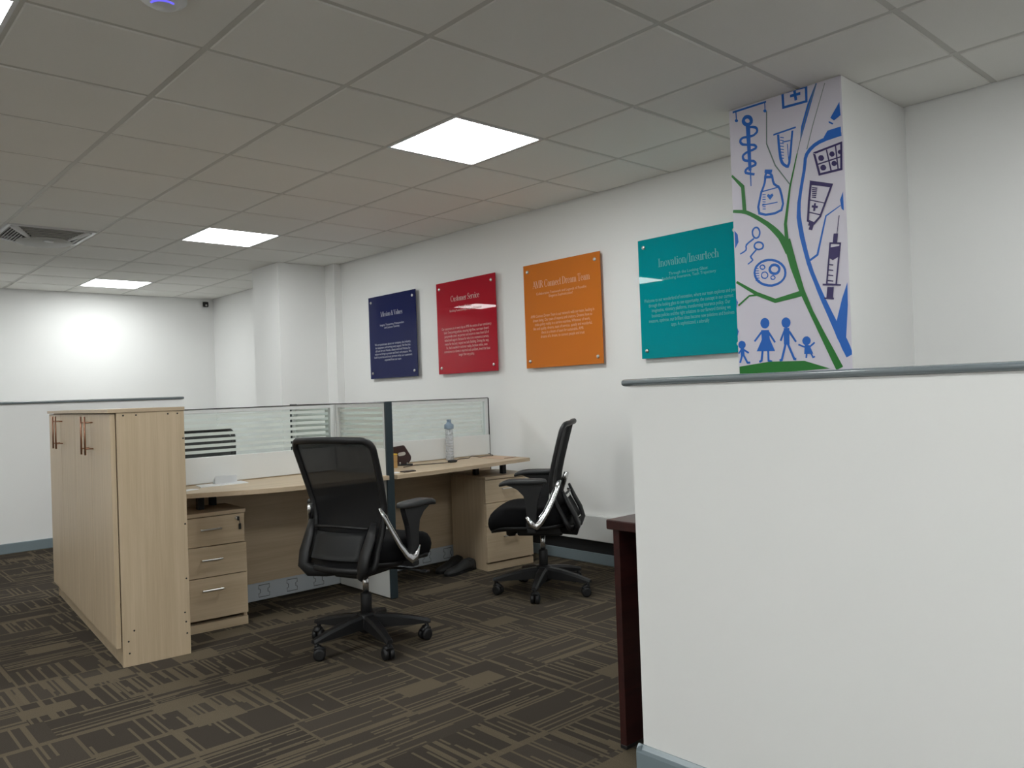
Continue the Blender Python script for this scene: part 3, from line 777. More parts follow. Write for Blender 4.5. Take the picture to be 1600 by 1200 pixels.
# ---------------------------------------------------------------- mural on the near pillar
# outlines in millimetres: distance from the left edge, height, and for lines the width
MUR = (
    ('fill', 'B', 'branch', ((441, 2520), (447, 2518), (394, 2375), (356, 2273), (365, 2347), (399, 2440))),
    ('line', 'N', 'branch', ((483, 2508, 3), (420, 2338, 4), (388, 2238, 4))),
    ('line', 'N', 'branch', ((442, 2515, 4), (384, 2372, 3), (342, 2231, 4))),
    ('line', 'B', 'branch', ((548, 2265, 16), (521, 2264, 17), (482, 2262, 18), (448, 2256, 18), (423, 2247, 18), (402, 2233, 18), (387, 2217, 17), (379, 2198, 16), (376, 2175, 15), (371, 2145, 15), (361, 2103, 15), (350, 2053, 15), (341, 2007, 17), (338, 1972, 18), (337, 1942, 21), (341, 1904, 22), (349, 1849, 22), (362, 1786, 20), (375, 1729, 20), (389, 1682, 19), (404, 1641, 19), (420, 1597, 21), (440, 1546, 23), (462, 1494, 25), (481, 1449, 28), (496, 1415, 31), (508, 1388, 36), (520, 1364, 37), (530, 1338, 38), (540, 1314, 35), (546, 1298, 33))),
    ('fill', 'B', 'branch', ((548, 1619), (521, 1550), (494, 1459), (497, 1406), (531, 1363), (546, 1518))),
    ('line', 'B', 'branch', ((376, 1735, 10), (418, 1758, 10), (464, 1923, 7), (532, 1957, 4))),
    ('fill', 'B', 'branch', ((545, 2015), (530, 1981), (535, 1941), (545, 1931))),
    ('line', 'B', 'barbell', ((20, 2509, 10), (198, 2509, 9))),
    ('line', 'B', 'barbell', ((38, 2506, 6), (39, 2465, 6))),
    ('fill', 'B', 'barbell', ((48, 2461), (47, 2458), (44, 2456), (40, 2456), (37, 2457), (33, 2459), (31, 2462), (30, 2466), (31, 2469), (34, 2471), (37, 2472), (41, 2470), (45, 2468), (47, 2465))),
    ('line', 'B', 'barbell', ((191, 2507, 5), (191, 2473, 5))),
    ('fill', 'B', 'barbell', ((199, 2466), (198, 2463), (195, 2461), (192, 2460), (189, 2461), (185, 2464), (183, 2467), (182, 2470), (183, 2473), (186, 2475), (189, 2476), (193, 2475), (196, 2472), (198, 2469))),
    ('line', 'B', 'snake_staff', ((118, 2442, 17), (117, 2435, 17), (113, 2431, 17), (107, 2428, 17), (100, 2428, 17), (93, 2430, 17), (86, 2434, 17), (81, 2440, 17), (77, 2446, 17), (76, 2453, 18), (78, 2459, 17), (82, 2464, 17), (87, 2467, 18), (94, 2467, 18), (102, 2465, 17), (109, 2461, 17), (114, 2455, 17), (117, 2448, 17), (118, 2442, 17))),
    ('line', 'B', 'snake_staff', ((99, 2428, 23), (101, 2208, 16))),
    ('line', 'B', 'snake_staff', ((103, 2214, 8), (103, 2133, 5))),
    ('line', 'B', 'snake_staff', ((103, 2415, 12), (114, 2413, 11), (128, 2409, 12), (139, 2404, 12), (145, 2397, 11), (147, 2388, 11), (145, 2381, 12), (139, 2376, 12), (130, 2371, 11), (118, 2369, 12), (103, 2370, 12), (86, 2372, 12), (73, 2373, 11), (64, 2371, 12), (58, 2367, 12), (56, 2362, 12), (56, 2356, 12), (60, 2348, 12), (68, 2341, 12), (87, 2335, 11), (110, 2329, 11), (127, 2324, 12), (136, 2317, 11), (138, 2311, 12), (135, 2306, 11), (122, 2303, 12), (103, 2301, 11), (86, 2298, 12), (76, 2294, 12), (69, 2290, 12), (66, 2285, 12), (66, 2278, 12), (69, 2269, 12), (76, 2262, 12), (90, 2257, 12), (108, 2253, 11), (121, 2249, 12), (129, 2242, 11), (132, 2235, 12), (130, 2229, 12), (118, 2226, 12), (100, 2224, 12), (86, 2221, 12), (79, 2216, 12), (76, 2209, 12), (79, 2202, 12), (92, 2196, 12), (111, 2189, 11), (124, 2185, 12))),
    ('line', 'B', 'first_aid_box', ((282, 2526, 12), (396, 2519, 12), (395, 2453, 11), (283, 2457, 12), (282, 2528, 12))),
    ('line', 'B', 'first_aid_box', ((318, 2499, 13), (368, 2497, 13))),
    ('line', 'B', 'first_aid_box', ((340, 2520, 13), (346, 2472, 13))),
    ('line', 'B', 'test_tube', ((228, 2345, 8), (340, 2351, 8))),
    ('line', 'B', 'test_tube', ((252, 2340, 11), (253, 2308, 12), (256, 2263, 13), (260, 2227, 14), (266, 2208, 14), (273, 2197, 13), (280, 2191, 13), (287, 2185, 13), (294, 2183, 13), (301, 2196, 12), (309, 2239, 11), (317, 2297, 10), (323, 2340, 10))),
    ('line', 'B', 'test_tube', ((271, 2300, 6), (311, 2298, 5))),
    ('line', 'B', 'test_tube', ((262, 2325, 4), (280, 2318, 4))),
    ('line', 'B', 'test_tube', ((261, 2312, 4), (279, 2305, 4))),
    ('line', 'B', 'test_tube', ((261, 2298, 4), (279, 2291, 4))),
    ('line', 'B', 'test_tube', ((260, 2285, 4), (278, 2278, 4))),
    ('line', 'B', 'test_tube', ((259, 2271, 4), (278, 2264, 4))),
    ('line', 'B', 'test_tube', ((259, 2258, 4), (277, 2251, 4))),
    ('line', 'B', 'test_tube', ((258, 2244, 4), (277, 2238, 4))),
    ('line', 'B', 'test_tube', ((258, 2231, 4), (276, 2224, 4))),
    ('line', 'B', 'test_tube', ((296, 2286, 4), (299, 2211, 4))),
    ('line', 'B', 'medicine_bottle', ((157, 2097, 11), (148, 2067, 11), (137, 2027, 12), (141, 1996, 12), (174, 1983, 11), (221, 1981, 11), (254, 1990, 11), (263, 2017, 10), (258, 2055, 11), (251, 2086, 11), (243, 2101, 11), (231, 2109, 11), (222, 2118, 11), (217, 2133, 11), (215, 2150, 11), (210, 2164, 11), (202, 2172, 11), (192, 2177, 11), (184, 2176, 11), (180, 2166, 11), (178, 2150, 11), (175, 2134, 11), (169, 2119, 11), (162, 2104, 11), (156, 2094, 12))),
    ('line', 'B', 'medicine_bottle', ((177, 2188, 15), (215, 2179, 15))),
    ('line', 'B', 'medicine_bottle', ((173, 2160, 13), (219, 2152, 13))),
    ('line', 'B', 'medicine_bottle', ((162, 2095, 6), (244, 2098, 5))),
    ('line', 'B', 'medicine_bottle', ((157, 2031, 5), (236, 2030, 5))),
    ('fill', 'B', 'medicine_bottle', ((199, 2048), (183, 2070), (190, 2078), (200, 2071), (211, 2076), (217, 2066))),
    ('line', 'B', 'medicine_bottle', ((161, 2080, 5), (178, 2077, 4))),
    ('line', 'B', 'medicine_bottle', ((161, 2069, 4), (177, 2066, 4))),
    ('line', 'B', 'medicine_bottle', ((160, 2058, 5), (177, 2055, 4))),
    ('line', 'B', 'medicine_bottle', ((160, 2047, 4), (176, 2043, 4))),
    ('line', 'B', 'medicine_bottle', ((159, 2036, 5), (176, 2032, 4))),
    ('line', 'B', 'medicine_bottle', ((159, 2024, 4), (175, 2021, 5))),
    ('line', 'B', 'medicine_bottle', ((159, 2013, 4), (175, 2010, 4))),
    ('line', 'B', 'seed', ((140, 1904, 8), (138, 1896, 9), (135, 1889, 8), (129, 1884, 9), (123, 1882, 8), (116, 1883, 8), (110, 1887, 8), (105, 1894, 8), (102, 1902, 8), (101, 1911, 8), (102, 1919, 9), (106, 1926, 9), (112, 1931, 8), (118, 1933, 8), (125, 1932, 8), (131, 1928, 8), (136, 1921, 8), (139, 1913, 8), (140, 1904, 8))),
    ('line', 'B', 'seed', ((108, 1882, 8), (96, 1876, 9), (80, 1868, 8), (67, 1859, 9), (64, 1851, 8), (65, 1842, 8), (63, 1834, 7), (53, 1828, 7), (40, 1823, 7), (31, 1820, 6))),
    ('line', 'B', 'seed', ((155, 1840, 8), (153, 1834, 9), (149, 1829, 8), (143, 1827, 8), (135, 1826, 8), (127, 1827, 8), (119, 1830, 9), (113, 1835, 8), (109, 1841, 9), (108, 1847, 8), (110, 1853, 8), (114, 1858, 8), (121, 1861, 8), (128, 1862, 9), (137, 1860, 8), (144, 1857, 8), (150, 1852, 8), (154, 1846, 8), (155, 1840, 8))),
    ('line', 'B', 'seed', ((117, 1826, 8), (108, 1819, 8), (96, 1809, 8), (87, 1800, 9), (89, 1793, 8), (95, 1786, 7), (97, 1781, 7), (89, 1775, 7), (78, 1769, 6), (70, 1765, 6))),
    ('fill', 'B', 'edge_blot', ((5, 1938), (22, 1916), (25, 1879), (6, 1851))),
    ('line', 'B', 'cell', ((261, 1698, 11), (259, 1685, 11), (252, 1672, 10), (241, 1662, 10), (226, 1654, 11), (209, 1650, 11), (191, 1648, 11), (172, 1651, 11), (153, 1657, 12), (137, 1665, 11), (122, 1677, 12), (112, 1690, 11), (106, 1705, 11), (104, 1720, 11), (107, 1734, 11), (114, 1747, 12), (126, 1757, 11), (141, 1765, 11), (158, 1769, 12), (177, 1770, 11), (196, 1767, 11), (214, 1761, 11), (230, 1752, 11), (244, 1740, 11), (254, 1727, 11), (260, 1713, 11), (261, 1698, 11))),
    ('line', 'B', 'cell', ((232, 1719, 12), (230, 1712, 12), (225, 1706, 13), (219, 1702, 12), (211, 1701, 12), (202, 1702, 13), (195, 1705, 12), (188, 1711, 13), (184, 1718, 13), (183, 1725, 13), (185, 1732, 13), (190, 1738, 12), (196, 1742, 13), (204, 1743, 13), (213, 1742, 12), (220, 1738, 13), (227, 1733, 12), (231, 1726, 12), (232, 1719, 12))),
    ('line', 'B', 'cell', ((159, 1739, 6), (158, 1735, 6), (156, 1733, 5), (153, 1731, 5), (148, 1730, 6), (144, 1731, 6), (140, 1733, 6), (137, 1735, 5), (135, 1739, 5), (134, 1742, 6), (135, 1745, 6), (137, 1748, 6), (141, 1750, 5), (145, 1751, 5), (149, 1750, 6), (153, 1748, 6), (156, 1745, 6), (158, 1742, 6), (159, 1739, 6))),
    ('line', 'B', 'cell', ((173, 1699, 5), (171, 1694, 6), (168, 1690, 6), (164, 1687, 5), (158, 1686, 6), (153, 1687, 5), (147, 1689, 6), (143, 1693, 6), (140, 1698, 6), (140, 1704, 5), (141, 1709, 5), (144, 1713, 5), (148, 1715, 6), (154, 1716, 5), (160, 1716, 5), (165, 1713, 5), (169, 1709, 6), (172, 1704, 5), (173, 1699, 5))),
    ('line', 'B', 'cell', ((209, 1683, 5), (208, 1680, 5), (206, 1678, 5), (203, 1676, 5), (199, 1676, 6), (196, 1676, 5), (192, 1678, 6), (189, 1680, 6), (188, 1683, 5), (187, 1686, 5), (188, 1689, 5), (190, 1691, 5), (193, 1693, 5), (196, 1693, 6), (200, 1693, 5), (204, 1691, 5), (206, 1689, 6), (208, 1686, 5), (209, 1683, 5))),
    ('line', 'B', 'cell', ((111, 1751, 4), (125, 1749, 4))),
    ('line', 'B', 'cell', ((110, 1739, 4), (126, 1737, 4))),
    ('line', 'B', 'cell', ((110, 1728, 4), (127, 1726, 4))),
    ('line', 'B', 'cell', ((109, 1716, 5), (127, 1714, 5))),
    ('line', 'B', 'cell', ((109, 1705, 4), (128, 1702, 4))),
    ('line', 'B', 'cell', ((108, 1694, 5), (129, 1691, 4))),
    ('line', 'B', 'cell', ((108, 1682, 4), (130, 1680, 4))),
    ('fill', 'B', 'woman_figure', ((171, 1474), (168, 1463), (161, 1455), (152, 1451), (141, 1452), (132, 1457), (126, 1467), (124, 1478), (127, 1489), (134, 1497), (144, 1501), (154, 1500), (163, 1494), (169, 1485))),
    ('fill', 'B', 'woman_figure', ((127, 1445), (167, 1442), (170, 1399), (194, 1342), (99, 1346), (128, 1399))),
    ('line', 'B', 'woman_figure', ((132, 1439, 10), (90, 1394, 9))),
    ('line', 'B', 'woman_figure', ((161, 1437, 10), (196, 1382, 9))),
    ('line', 'B', 'woman_figure', ((130, 1347, 10), (123, 1301, 11), (111, 1295, 10))),
    ('line', 'B', 'woman_figure', ((159, 1346, 10), (159, 1299, 10), (177, 1293, 10))),
    ('fill', 'B', 'man_figure', ((277, 1467), (274, 1456), (267, 1448), (258, 1444), (248, 1445), (239, 1451), (234, 1460), (232, 1471), (234, 1481), (241, 1489), (250, 1493), (260, 1492), (269, 1487), (275, 1478))),
    ('line', 'B', 'man_figure', ((256, 1444, 28), (254, 1368, 28))),
    ('line', 'B', 'man_figure', ((245, 1433, 9), (224, 1387, 10))),
    ('line', 'B', 'man_figure', ((268, 1428, 10), (300, 1377, 9))),
    ('line', 'B', 'man_figure', ((249, 1373, 11), (226, 1298, 11), (215, 1296, 11))),
    ('line', 'B', 'man_figure', ((259, 1372, 11), (288, 1300, 11), (298, 1298, 11))),
    ('fill', 'B', 'small_child_figure', ((371, 1377), (368, 1368), (362, 1361), (354, 1358), (345, 1358), (337, 1363), (332, 1371), (330, 1380), (333, 1388), (339, 1395), (347, 1398), (356, 1398), (364, 1393), (369, 1386))),
    ('fill', 'B', 'small_child_figure', ((341, 1359), (364, 1358), (380, 1318), (337, 1319))),
    ('line', 'B', 'small_child_figure', ((342, 1350, 7), (311, 1364, 8))),
    ('line', 'B', 'small_child_figure', ((362, 1348, 8), (389, 1368, 8))),
    ('line', 'B', 'small_child_figure', ((349, 1320, 8), (346, 1301, 8))),
    ('line', 'B', 'small_child_figure', ((370, 1320, 7), (378, 1302, 7), (388, 1305, 7))),
    ('fill', 'B', 'boy_figure', ((42, 1381), (40, 1373), (34, 1367), (26, 1364), (16, 1364), (9, 1368), (3, 1375), (2, 1384), (4, 1392), (10, 1399), (18, 1402), (27, 1401), (35, 1397), (40, 1390))),
    ('line', 'B', 'boy_figure', ((23, 1366, 20), (24, 1327, 20))),
    ('line', 'B', 'boy_figure', ((16, 1358, 9), (1, 1341, 9))),
    ('line', 'B', 'boy_figure', ((32, 1357, 9), (57, 1341, 9))),
    ('line', 'B', 'boy_figure', ((20, 1330, 10), (8, 1296, 10))),
    ('line', 'B', 'boy_figure', ((30, 1329, 10), (48, 1295, 10), (63, 1295, 10))),
    ('fill', 'B', 'microscope', ((545, 2406), (502, 2348), (518, 2332), (548, 2347))),
    ('fill', 'B', 'microscope', ((494, 2336), (515, 2321), (510, 2316), (494, 2329))),
    ('fill', 'B', 'microscope', ((467, 2269), (487, 2296), (547, 2298), (547, 2266))),
    ('line', 'G', 'green_branch', ((0, 2205, 13), (59, 2140, 18), (64, 2017, 20))),
    ('line', 'G', 'green_branch', ((2, 2032, 14), (21, 2028, 15), (48, 2022, 16), (78, 2011, 18), (112, 1990, 19), (148, 1964, 20), (180, 1939, 22), (205, 1915, 25), (226, 1892, 28), (245, 1868, 29), (261, 1840, 33), (275, 1811, 35), (284, 1791, 37))),
    ('line', 'G', 'green_branch', ((273, 1848, 37), (304, 1721, 34), (338, 1607, 25), (379, 1506, 20), (430, 1394, 25), (499, 1246, 34))),
    ('line', 'G', 'green_branch', ((342, 2231, 5), (301, 2088, 9), (271, 1922, 15), (275, 1838, 19))),
    ('line', 'N', 'thin_branch', ((199, 2463, 5), (193, 2312, 6), (232, 2202, 6), (301, 2098, 5))),
    ('line', 'G', 'green_branch', ((6, 1688, 12), (111, 1619, 18), (205, 1575, 19), (338, 1595, 27))),
    ('line', 'G', 'green_branch', ((113, 1613, 9), (71, 1613, 8), (11, 1573, 9))),
    ('fill', 'G', 'grass_mound', ((4, 1278), (166, 1294), (338, 1288), (455, 1248), (297, 1243), (136, 1241), (4, 1244))),
    ('fill', 'B', 'edge_blot', ((1, 1608), (9, 1590), (2, 1563))),
    ('fill', 'B', 'edge_blot', ((1, 1466), (7, 1448), (0, 1424))),
    ('line', 'P', 'pill_pack', ((422, 2212, 10), (546, 2227, 9), (542, 2113, 10), (443, 2112, 10), (422, 2209, 10))),
    ('line', 'P', 'pill_pack', ((431, 2158, 6), (544, 2167, 6))),
    ('line', 'P', 'pill_pack', ((479, 2213, 6), (497, 2112, 6))),
    ('line', 'P', 'pill_pack', ((520, 2222, 6), (528, 2112, 6))),
    ('fill', 'P', 'pill_pack', ((467, 2179), (465, 2174), (461, 2170), (456, 2169), (450, 2171), (444, 2174), (441, 2180), (440, 2186), (441, 2191), (445, 2195), (451, 2196), (457, 2194), (462, 2191), (465, 2185))),
    ('fill', 'P', 'pill_pack', ((515, 2185), (514, 2180), (510, 2177), (506, 2176), (500, 2177), (496, 2181), (492, 2186), (491, 2191), (493, 2196), (496, 2199), (501, 2200), (507, 2199), (511, 2195), (514, 2190))),
    ('fill', 'P', 'pill_pack', ((475, 2135), (473, 2129), (469, 2126), (464, 2125), (458, 2126), (452, 2130), (449, 2135), (448, 2141), (449, 2146), (453, 2150), (459, 2151), (465, 2150), (470, 2146), (473, 2141))),
    ('fill', 'P', 'pill_pack', ((523, 2142), (522, 2137), (518, 2134), (513, 2133), (508, 2134), (503, 2138), (500, 2142), (499, 2148), (501, 2153), (504, 2156), (509, 2157), (514, 2156), (519, 2152), (522, 2147))),
    ('fill', 'P', 'pill_pack', ((548, 2186), (547, 2183), (544, 2180), (540, 2179), (536, 2180), (532, 2183), (530, 2187), (529, 2191), (530, 2195), (533, 2197), (536, 2198), (541, 2197), (544, 2195), (547, 2191))),
    ('line', 'P', 'ointment_tube', ((399, 2089, 10), (497, 2055, 9), (438, 1925, 9), (409, 1900, 10), (380, 1917, 10), (388, 1997, 10), (401, 2086, 10))),
    ('line', 'P', 'ointment_tube', ((399, 2083, 15), (494, 2051, 15))),
    ('line', 'P', 'ointment_tube', ((383, 1904, 18), (399, 1898, 18), (390, 1874, 18))),
    ('line', 'P', 'ointment_tube', ((394, 2008, 5), (460, 1981, 4))),
    ('line', 'P', 'ointment_tube', ((385, 1955, 5), (440, 1932, 5))),
    ('line', 'P', 'ointment_tube', ((401, 1978, 10), (429, 1969, 10))),
    ('line', 'P', 'ointment_tube', ((417, 1989, 9), (411, 1955, 10))),
    ('line', 'P', 'ointment_tube', ((406, 2061, 5), (430, 2053, 5))),
    ('line', 'P', 'ointment_tube', ((405, 2052, 5), (429, 2045, 5))),
    ('line', 'P', 'ointment_tube', ((405, 2044, 5), (427, 2037, 5))),
    ('line', 'P', 'ointment_tube', ((405, 2036, 5), (426, 2029, 5))),
    ('line', 'P', 'ointment_tube', ((404, 2028, 5), (424, 2021, 5))),
    ('line', 'P', 'ointment_tube', ((404, 2019, 5), (423, 2013, 5))),
    ('line', 'P', 'syringe', ((524, 1914, 4), (511, 1837, 3))),
    ('line', 'P', 'syringe', ((506, 1838, 20), (500, 1796, 21))),
    ('line', 'P', 'syringe', ((479, 1800, 7), (524, 1792, 7), (498, 1614, 7), (456, 1622, 7), (479, 1800, 7))),
    ('fill', 'P', 'syringe', ((476, 1781), (521, 1781), (515, 1735), (488, 1723), (471, 1735))),
    ('line', 'P', 'syringe', ((464, 1708, 5), (489, 1702, 5))),
    ('line', 'P', 'syringe', ((463, 1684, 5), (488, 1678, 5))),
    ('line', 'P', 'syringe', ((462, 1661, 5), (487, 1655, 5))),
    ('line', 'P', 'syringe', ((461, 1637, 5), (486, 1631, 5))),
    ('line', 'P', 'syringe', ((437, 1622, 8), (519, 1610, 7))),
    ('line', 'P', 'syringe', ((473, 1607, 29), (466, 1556, 30))),
    ('line', 'P', 'syringe', ((442, 1561, 7), (486, 1554, 7))),
)
mural = thing('wall_mural', 'printed mural of blue, green and purple medical drawings on the pillar', 'mural', (3.4255, 2.108, 0))
MB().box((-.0012, -.5555, .3), (0, 0, 2.5195)).build('vinyl_sheet', M['vinyl'], mural)
def mcl(y, z): return (max(-.5553, min(-.0002, y)), min(2.5192, z))
motifs = {}
for idx, (how, ink, name, ps) in enumerate(MUR):
    P = [tuple(v/1000 for v in p) for p in ps]; x = -.0014-idx*1.2e-5
    mb = motifs.setdefault((name, ink), MB())
    if how == 'fill':
        mb.poly([(x, *mcl(-p[0], p[1])) for p in P])
    else:
        n = len(P); Lf, Rt = [], []
        closed = n > 3 and (Vector(P[0][:2])-Vector(P[-1][:2])).length < .012
        for i in range(n):
            a = Vector(P[max(i-1, 0)][:2]); b = Vector(P[min(i+1, n-1)][:2])
            if closed and i == 0: a = Vector(P[-2][:2])
            if closed and i == n-1: b = Vector(P[1][:2])
            c = Vector(P[i][:2]); d1 = (c-a) if (c-a).length > 1e-6 else (b-c); d2 = (b-c) if (b-c).length > 1e-6 else (c-a)
            d1.normalize(); d2.normalize(); d = d1+d2
            if d.length < 1e-3: d = d2.copy()
            d.normalize(); q = Vector((-d.y, d.x)); k = max(.6, abs(q.dot(Vector((-d2.y, d2.x)))))
            q = q*(P[i][2]/2/k)
            Lf.append(c+q); Rt.append(c-q)
        for i in range(n-1):
            mb.poly([(x, *mcl(-p.x, p.y)) for p in (Lf[i], Lf[i+1], Rt[i+1], Rt[i])])
for (name, c), mb in motifs.items(): mb.build(name+'_print', M[c], mural, normals=False)

# ---------------------------------------------------------------- coloured acrylic panels with lettering
# a small hand-built serif alphabet with thick stems and hairlines (unit = cap height)
TH, HR, XH = .135, .035, .64
def glyphs():
    G = {}
    def quad(a, b, c, d): return [a, b, c, d]
    def V(x, y0, y1, w=TH): return [[(x-w/2, y0), (x+w/2, y0), (x+w/2, y1), (x-w/2, y1)]]
    def Hh(x0, x1, y, w=HR): return [[(x0, y-w/2), (x1, y-w/2), (x1, y+w/2), (x0, y+w/2)]]
    def D(x0, y0, x1, y1, w): return [[(x0-w/2, y0), (x0+w/2, y0), (x1+w/2, y1), (x1-w/2, y1)]]
    def S(x, y, w=.30): return Hh(x-w/2, x+w/2, y+(HR/2 if y < .3 else -HR/2))
    def O(cx, cy, rx, ry, a0=0, a1=360, t=TH, h=HR, n=22):
        out = []
        for k in range(n):
            q = []
            for a, inner in ((k, 0), (k+1, 0), (k+1, 1), (k, 1)):
                A = R(a0+(a1-a0)*a/n); q.append((cx+(rx-(t if inner else 0))*math.cos(A), cy+(ry-(h if inner else 0))*math.sin(A)))
            out.append(q)
        return out
    def dot(cx, cy, r): return [[(cx+r*math.cos(R(30*k)), cy+r*math.sin(R(30*k))) for k in range(12)]]
    G['M'] = (D(.42, 0, .08, 1, TH)+D(.42, 0, .82, 1, HR*1.3)+V(.08, 0, 1, HR*1.3)+V(.84, 0, 1)+S(.08, 0)+S(.84, 0)+S(.06, 1, .24)+S(.86, 1, .24), 1.02)
    G['V'] = (D(.38, 0, .1, 1, TH)+D(.38, 0, .66, 1, HR*1.3)+S(.1, 1)+S(.66, 1, .24), .74)
    G['A'] = (D(.1, 0, .38, 1, HR*1.3)+D(.70, 0, .40, 1, TH)+Hh(.19, .58, .32)+S(.1, 0, .24)+S(.70, 0), .82)
    G['C'] = (O(.42, .5, .40, .51, 48, 312, .14)+V(.71, .66, 1, HR*1.5)+V(.71, .05, .25, HR), .82)
    G['S'] = (O(.30, .745, .23, .265, 20, 200, .07)+O(.32, .26, .26, .27, -160, 20, .07)+D(.47, .32, .15, .70, .17)+V(.5, .72, 1, HR)+V(.07, .0, .27, HR), .62)
    G['D'] = (V(.16, 0, 1)+O(.26, .5, .52, .5, -90, 90, .14)+Hh(.0, .3, .018)+Hh(0, .3, .982), .84)
    G['R'] = (V(.16, 0, 1)+O(.28, .74, .36, .26, -90, 90, .13)+Hh(0, .3, .982)+Hh(.16, .34, .49)+D(.68, 0, .40, .5, TH)+S(.16, 0)+S(.70, 0, .22), .82)
    G['T'] = (V(.36, 0, 1)+Hh(0.02, .70, .982)+V(.04, .74, 1, HR)+V(.68, .74, 1, HR)+S(.36, 0, .34), .72)
    G['I'] = (V(.18, 0, 1)+S(.18, 0, .36)+S(.18, 1, .36), .38)
    arch = O(.30, XH-.22, .22, .225, 0, 165, .10)
    G['n'] = (V(.12, 0, XH)+arch+V(.46, 0, XH-.2)+S(.12, 0, .26)+S(.46, 0, .26)+S(.07, XH, .12), .60)
    G['m'] = (G['n'][0]+O(.64, XH-.22, .22, .225, 0, 165, .10)+V(.80, 0, XH-.2)+S(.80, 0, .26), .94)
    G['h'] = (V(.12, 0, 1)+arch+V(.46, 0, XH-.2)+S(.12, 0, .26)+S(.46, 0, .26)+S(.08, 1, .14), .60)
    G['i'] = (V(.14, 0, XH)+dot(.14, .86, .075)+S(.14, 0, .26)+S(.09, XH, .14), .29)
    G['l'] = (V(.14, 0, 1)+S(.14, 0, .26)+S(.09, 1, .14), .29)
    G['o'] = (O(.28, XH/2, .26, XH/2+.01, 0, 360, .12), .58)
    G['e'] = (O(.28, XH/2, .26, XH/2+.01, 0, 320, .12)+Hh(.08, .52, XH*.55), .55)
    G['c'] = (O(.28, XH/2, .26, XH/2+.01, 48, 318, .12)+dot(.44, XH*.74, .06), .52)
    G['a'] = (V(.40, 0.03, XH-.16)+O(.27, XH-.19, .19, .19, 0, 165, .10)+O(.22, .19, .19, .20, 60, 310, .10)+dot(.13, XH-.16, .06)+Hh(.38, .52, .018), .54)
    G['u'] = (V(.12, .2, XH)+V(.46, 0, XH)+O(.30, .21, .245, .22, 180, 345, .10)+S(.07, XH, .16)+S(.41, XH, .14)+S(.50, 0, .14), .62)
    G['t'] = (V(.16, .08, .9)+Hh(.02, .34, XH)+O(.25, .10, .155, .11, 180, 330, .10), .37)
    G['r'] = (V(.12, 0, XH)+S(.12, 0, .28)+S(.07, XH, .12)+O(.30, XH-.2, .18, .20, 70, 165, .05)+dot(.36, XH-.07, .065), .44)
    G['s'] = (O(.22, XH-.165, .16, .17, 20, 200, .05)+O(.22, .165, .17, .175, -160, 20, .05)+D(.34, .18, .12, XH-.18, .13)+V(.35, XH-.2, XH, HR)+V(.06, 0, .18, HR), .43)
    G['v'] = (D(.26, 0, .08, XH, TH*.9)+D(.26, 0, .45, XH, HR*1.3)+S(.08, XH, .24)+S(.45, XH, .18), .50)
    G['/'] = (D(.02, -.12, .40, 1.05, HR*1.5), .42)
    G['&'] = (O(.34, .77, .18, .24, 0, 360, .09)+O(.30, .27, .28, .28, 70, 360, .11)+D(.74, 0, .22, .72, TH*.9)+D(.56, .22, .72, .55, HR*1.3)+Hh(.62, .82, .55), .84)
    G[' '] = ([], .26)
    return G
GL = glyphs()
def lettering(text, width, cap):
    """polygons in a local (x, y) frame, centred on x, base line y = 0"""
    x = 0; polys = []
    for ch in text:
        g, adv = GL[ch]
        polys += [[(x+p[0], p[1]) for p in q] for q in g]; x += adv
    k = width/x
    return [[((p[0])*k-width/2, p[1]*cap) for p in q] for q in polys]
PW, PH, PX = .75, .757, 4.0785
def small_text(name, lines, width, zc, spacing, mat, parent):
    cu = bpy.data.curves.new(name, 'FONT'); cu.body = '\n'.join(lines); cu.size = 1; cu.align_x = 'CENTER'; cu.align_y = 'CENTER'; cu.space_line = 1.0; cu.resolution_u = 2
    tmp = bpy.data.objects.new('tmp', cu); COL.objects.link(tmp); bpy.context.view_layer.update()
    me = bpy.data.meshes.new_from_object(tmp.evaluated_get(bpy.context.evaluated_depsgraph_get()))
    bpy.data.objects.remove(tmp); xs_ = [v.co.x for v in me.vertices]
    sx = width/(max(xs_)-min(xs_)); sy = spacing
    for v in me.vertices: v.co = Vector((-.0032-.0006, -v.co.x*sx, v.co.y*sy+zc))
    me.materials.clear(); me.materials.append(mat); me.name = name
    o = bpy.data.objects.new(name, me); COL.objects.link(o); o.parent = parent
    return o
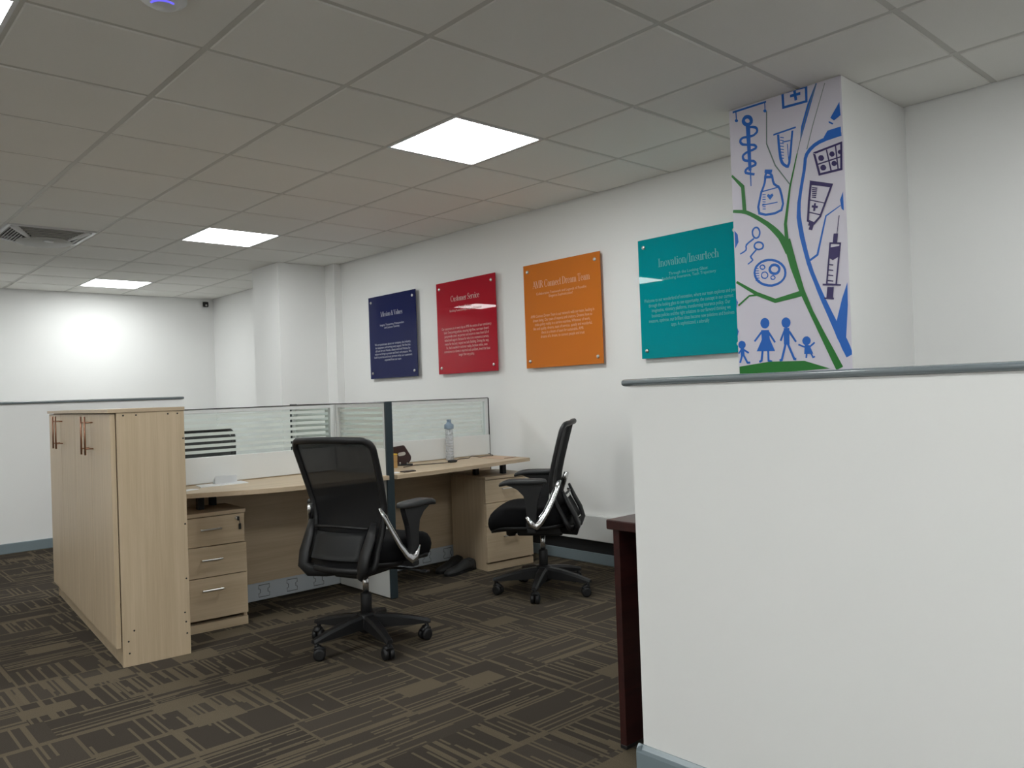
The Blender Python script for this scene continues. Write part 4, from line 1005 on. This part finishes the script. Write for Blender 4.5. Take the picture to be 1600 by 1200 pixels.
def poster(key, label, y, z, title, tw, cap, tz, sub, sw, sz, body, bw, bz, sp):
    t = thing('acrylic_panel', label, 'wall panel', (PX, y, z), 0, 'coloured acrylic panels on the wall')
    MB().box((-.003, -PW/2, -PH/2), (.003, PW/2, PH/2), .0008).build('panel', M['acryl'][key], t)
    for a in (-1, 1):
        for b in (-1, 1):
            MB().lathe([(.0075, XR-PX-.0003), (.0075, .0031)], (a*(PW/2-.045), b*(PH/2-.05)), 14, 'x').build('standoff', M['steel'], t)
            MB().lathe([(.0125, -.0031), (.0125, -.008), (.010, -.0105), (0, -.011)], (a*(PW/2-.045), b*(PH/2-.05)), 18, 'x').build('bolt_cap', M['steel'], t)
    mb = MB(); Z = lambda f: PH/2-f*PH
    for q in lettering(title, tw, cap): mb.poly([(-.0038, -p[0], p[1]+Z(tz)-cap/2) for p in q])
    mb.build('title', M['print'][key], t, normals=False)
    small_text('subtitle', sub, sw, Z(sz), .026, M['print'][key], t)
    small_text('body_text', body, bw, Z(bz), sp, M['print'][key], t)
poster('navy', 'navy blue acrylic panel headed Mission & Values, nearest the far pillar', 6.025, 1.745, 'Mission & Values', .345, .044, .225,
       ['Integrity, Transparency, Professionalism', 'and Customer Centricity'], .38, .375,
       ['We are passionate about our company, the industry,', 'its customers and serving every aspect. No fine line', 'all look for suit friends, clients and look Policies for', 'values we bring to protect and lead, and prepare. We', 'build it promise and trust partners what our customers', 'expected from our team'], .60, .685, .029)
poster('red', 'red acrylic panel headed Customer Service', 4.976, 1.745, 'Customer Service', .365, .047, .19,
       ['Beyond Policies:', 'Building Relationships, from Customers'], .40, .305,
       ['Our customers are in every day at AMR the centre of our consistency', 'built. Overcoming policies, ensuring high flow, our team doesn\'t', 'just provide cover, we partner and secure to meet them full of', 'valued and support. Because for who it is a moment at service,', 'means for the best, respect we built. Building. Driving the way,', 'So, that\'s needed in customer reality, because online, even', 'commitment to clients is reported and confident, loved that lasts', 'longer than any policy.'], .63, .655, .0315)
poster('orange', 'orange acrylic panel headed AMR Connect Dream Team', 3.907, 1.745, 'AMR Connect Dream Team', .56, .052, .20,
       ['Collaborative Teamwork and Legends of Possible', 'Elegance Sophistication!'], .49, .31,
       ['AMR Connect Dream Team is our network with our team, leading in', 'dream being. Our team of experts and creators. Dreams have to', 'make policy reality in a service seamless. Whatever of work,', 'like and quality, dreams, team of services, quietly and wonderful,', 'there is a dream of team for sustainable. AMR', 'dreams of a dream, to connect people and trust'], .62, .605, .030)
poster('teal', 'teal acrylic panel headed Inovation/Insurtech, beside the mural pillar', 2.832, 1.756, 'Inovation/Insurtech', .44, .052, .215,
       ['Through the Looking Glass:', 'Redefining Insurance, Tech Trajectory'], .39, .335,
       ['Welcome to our wonderland of innovation, where our team explores and peeks', 'through the looking glass to see opportunity, the concept in our current', 'imaginative, visionary platforms, transforming insurance policy. Our', 'business policies and the right solutions to our forward thinking we', 'measure, optimise, our brilliant ideas become new solutions and business', 'apps. A sophisticated, a adorably'], .68, .625, .0325)
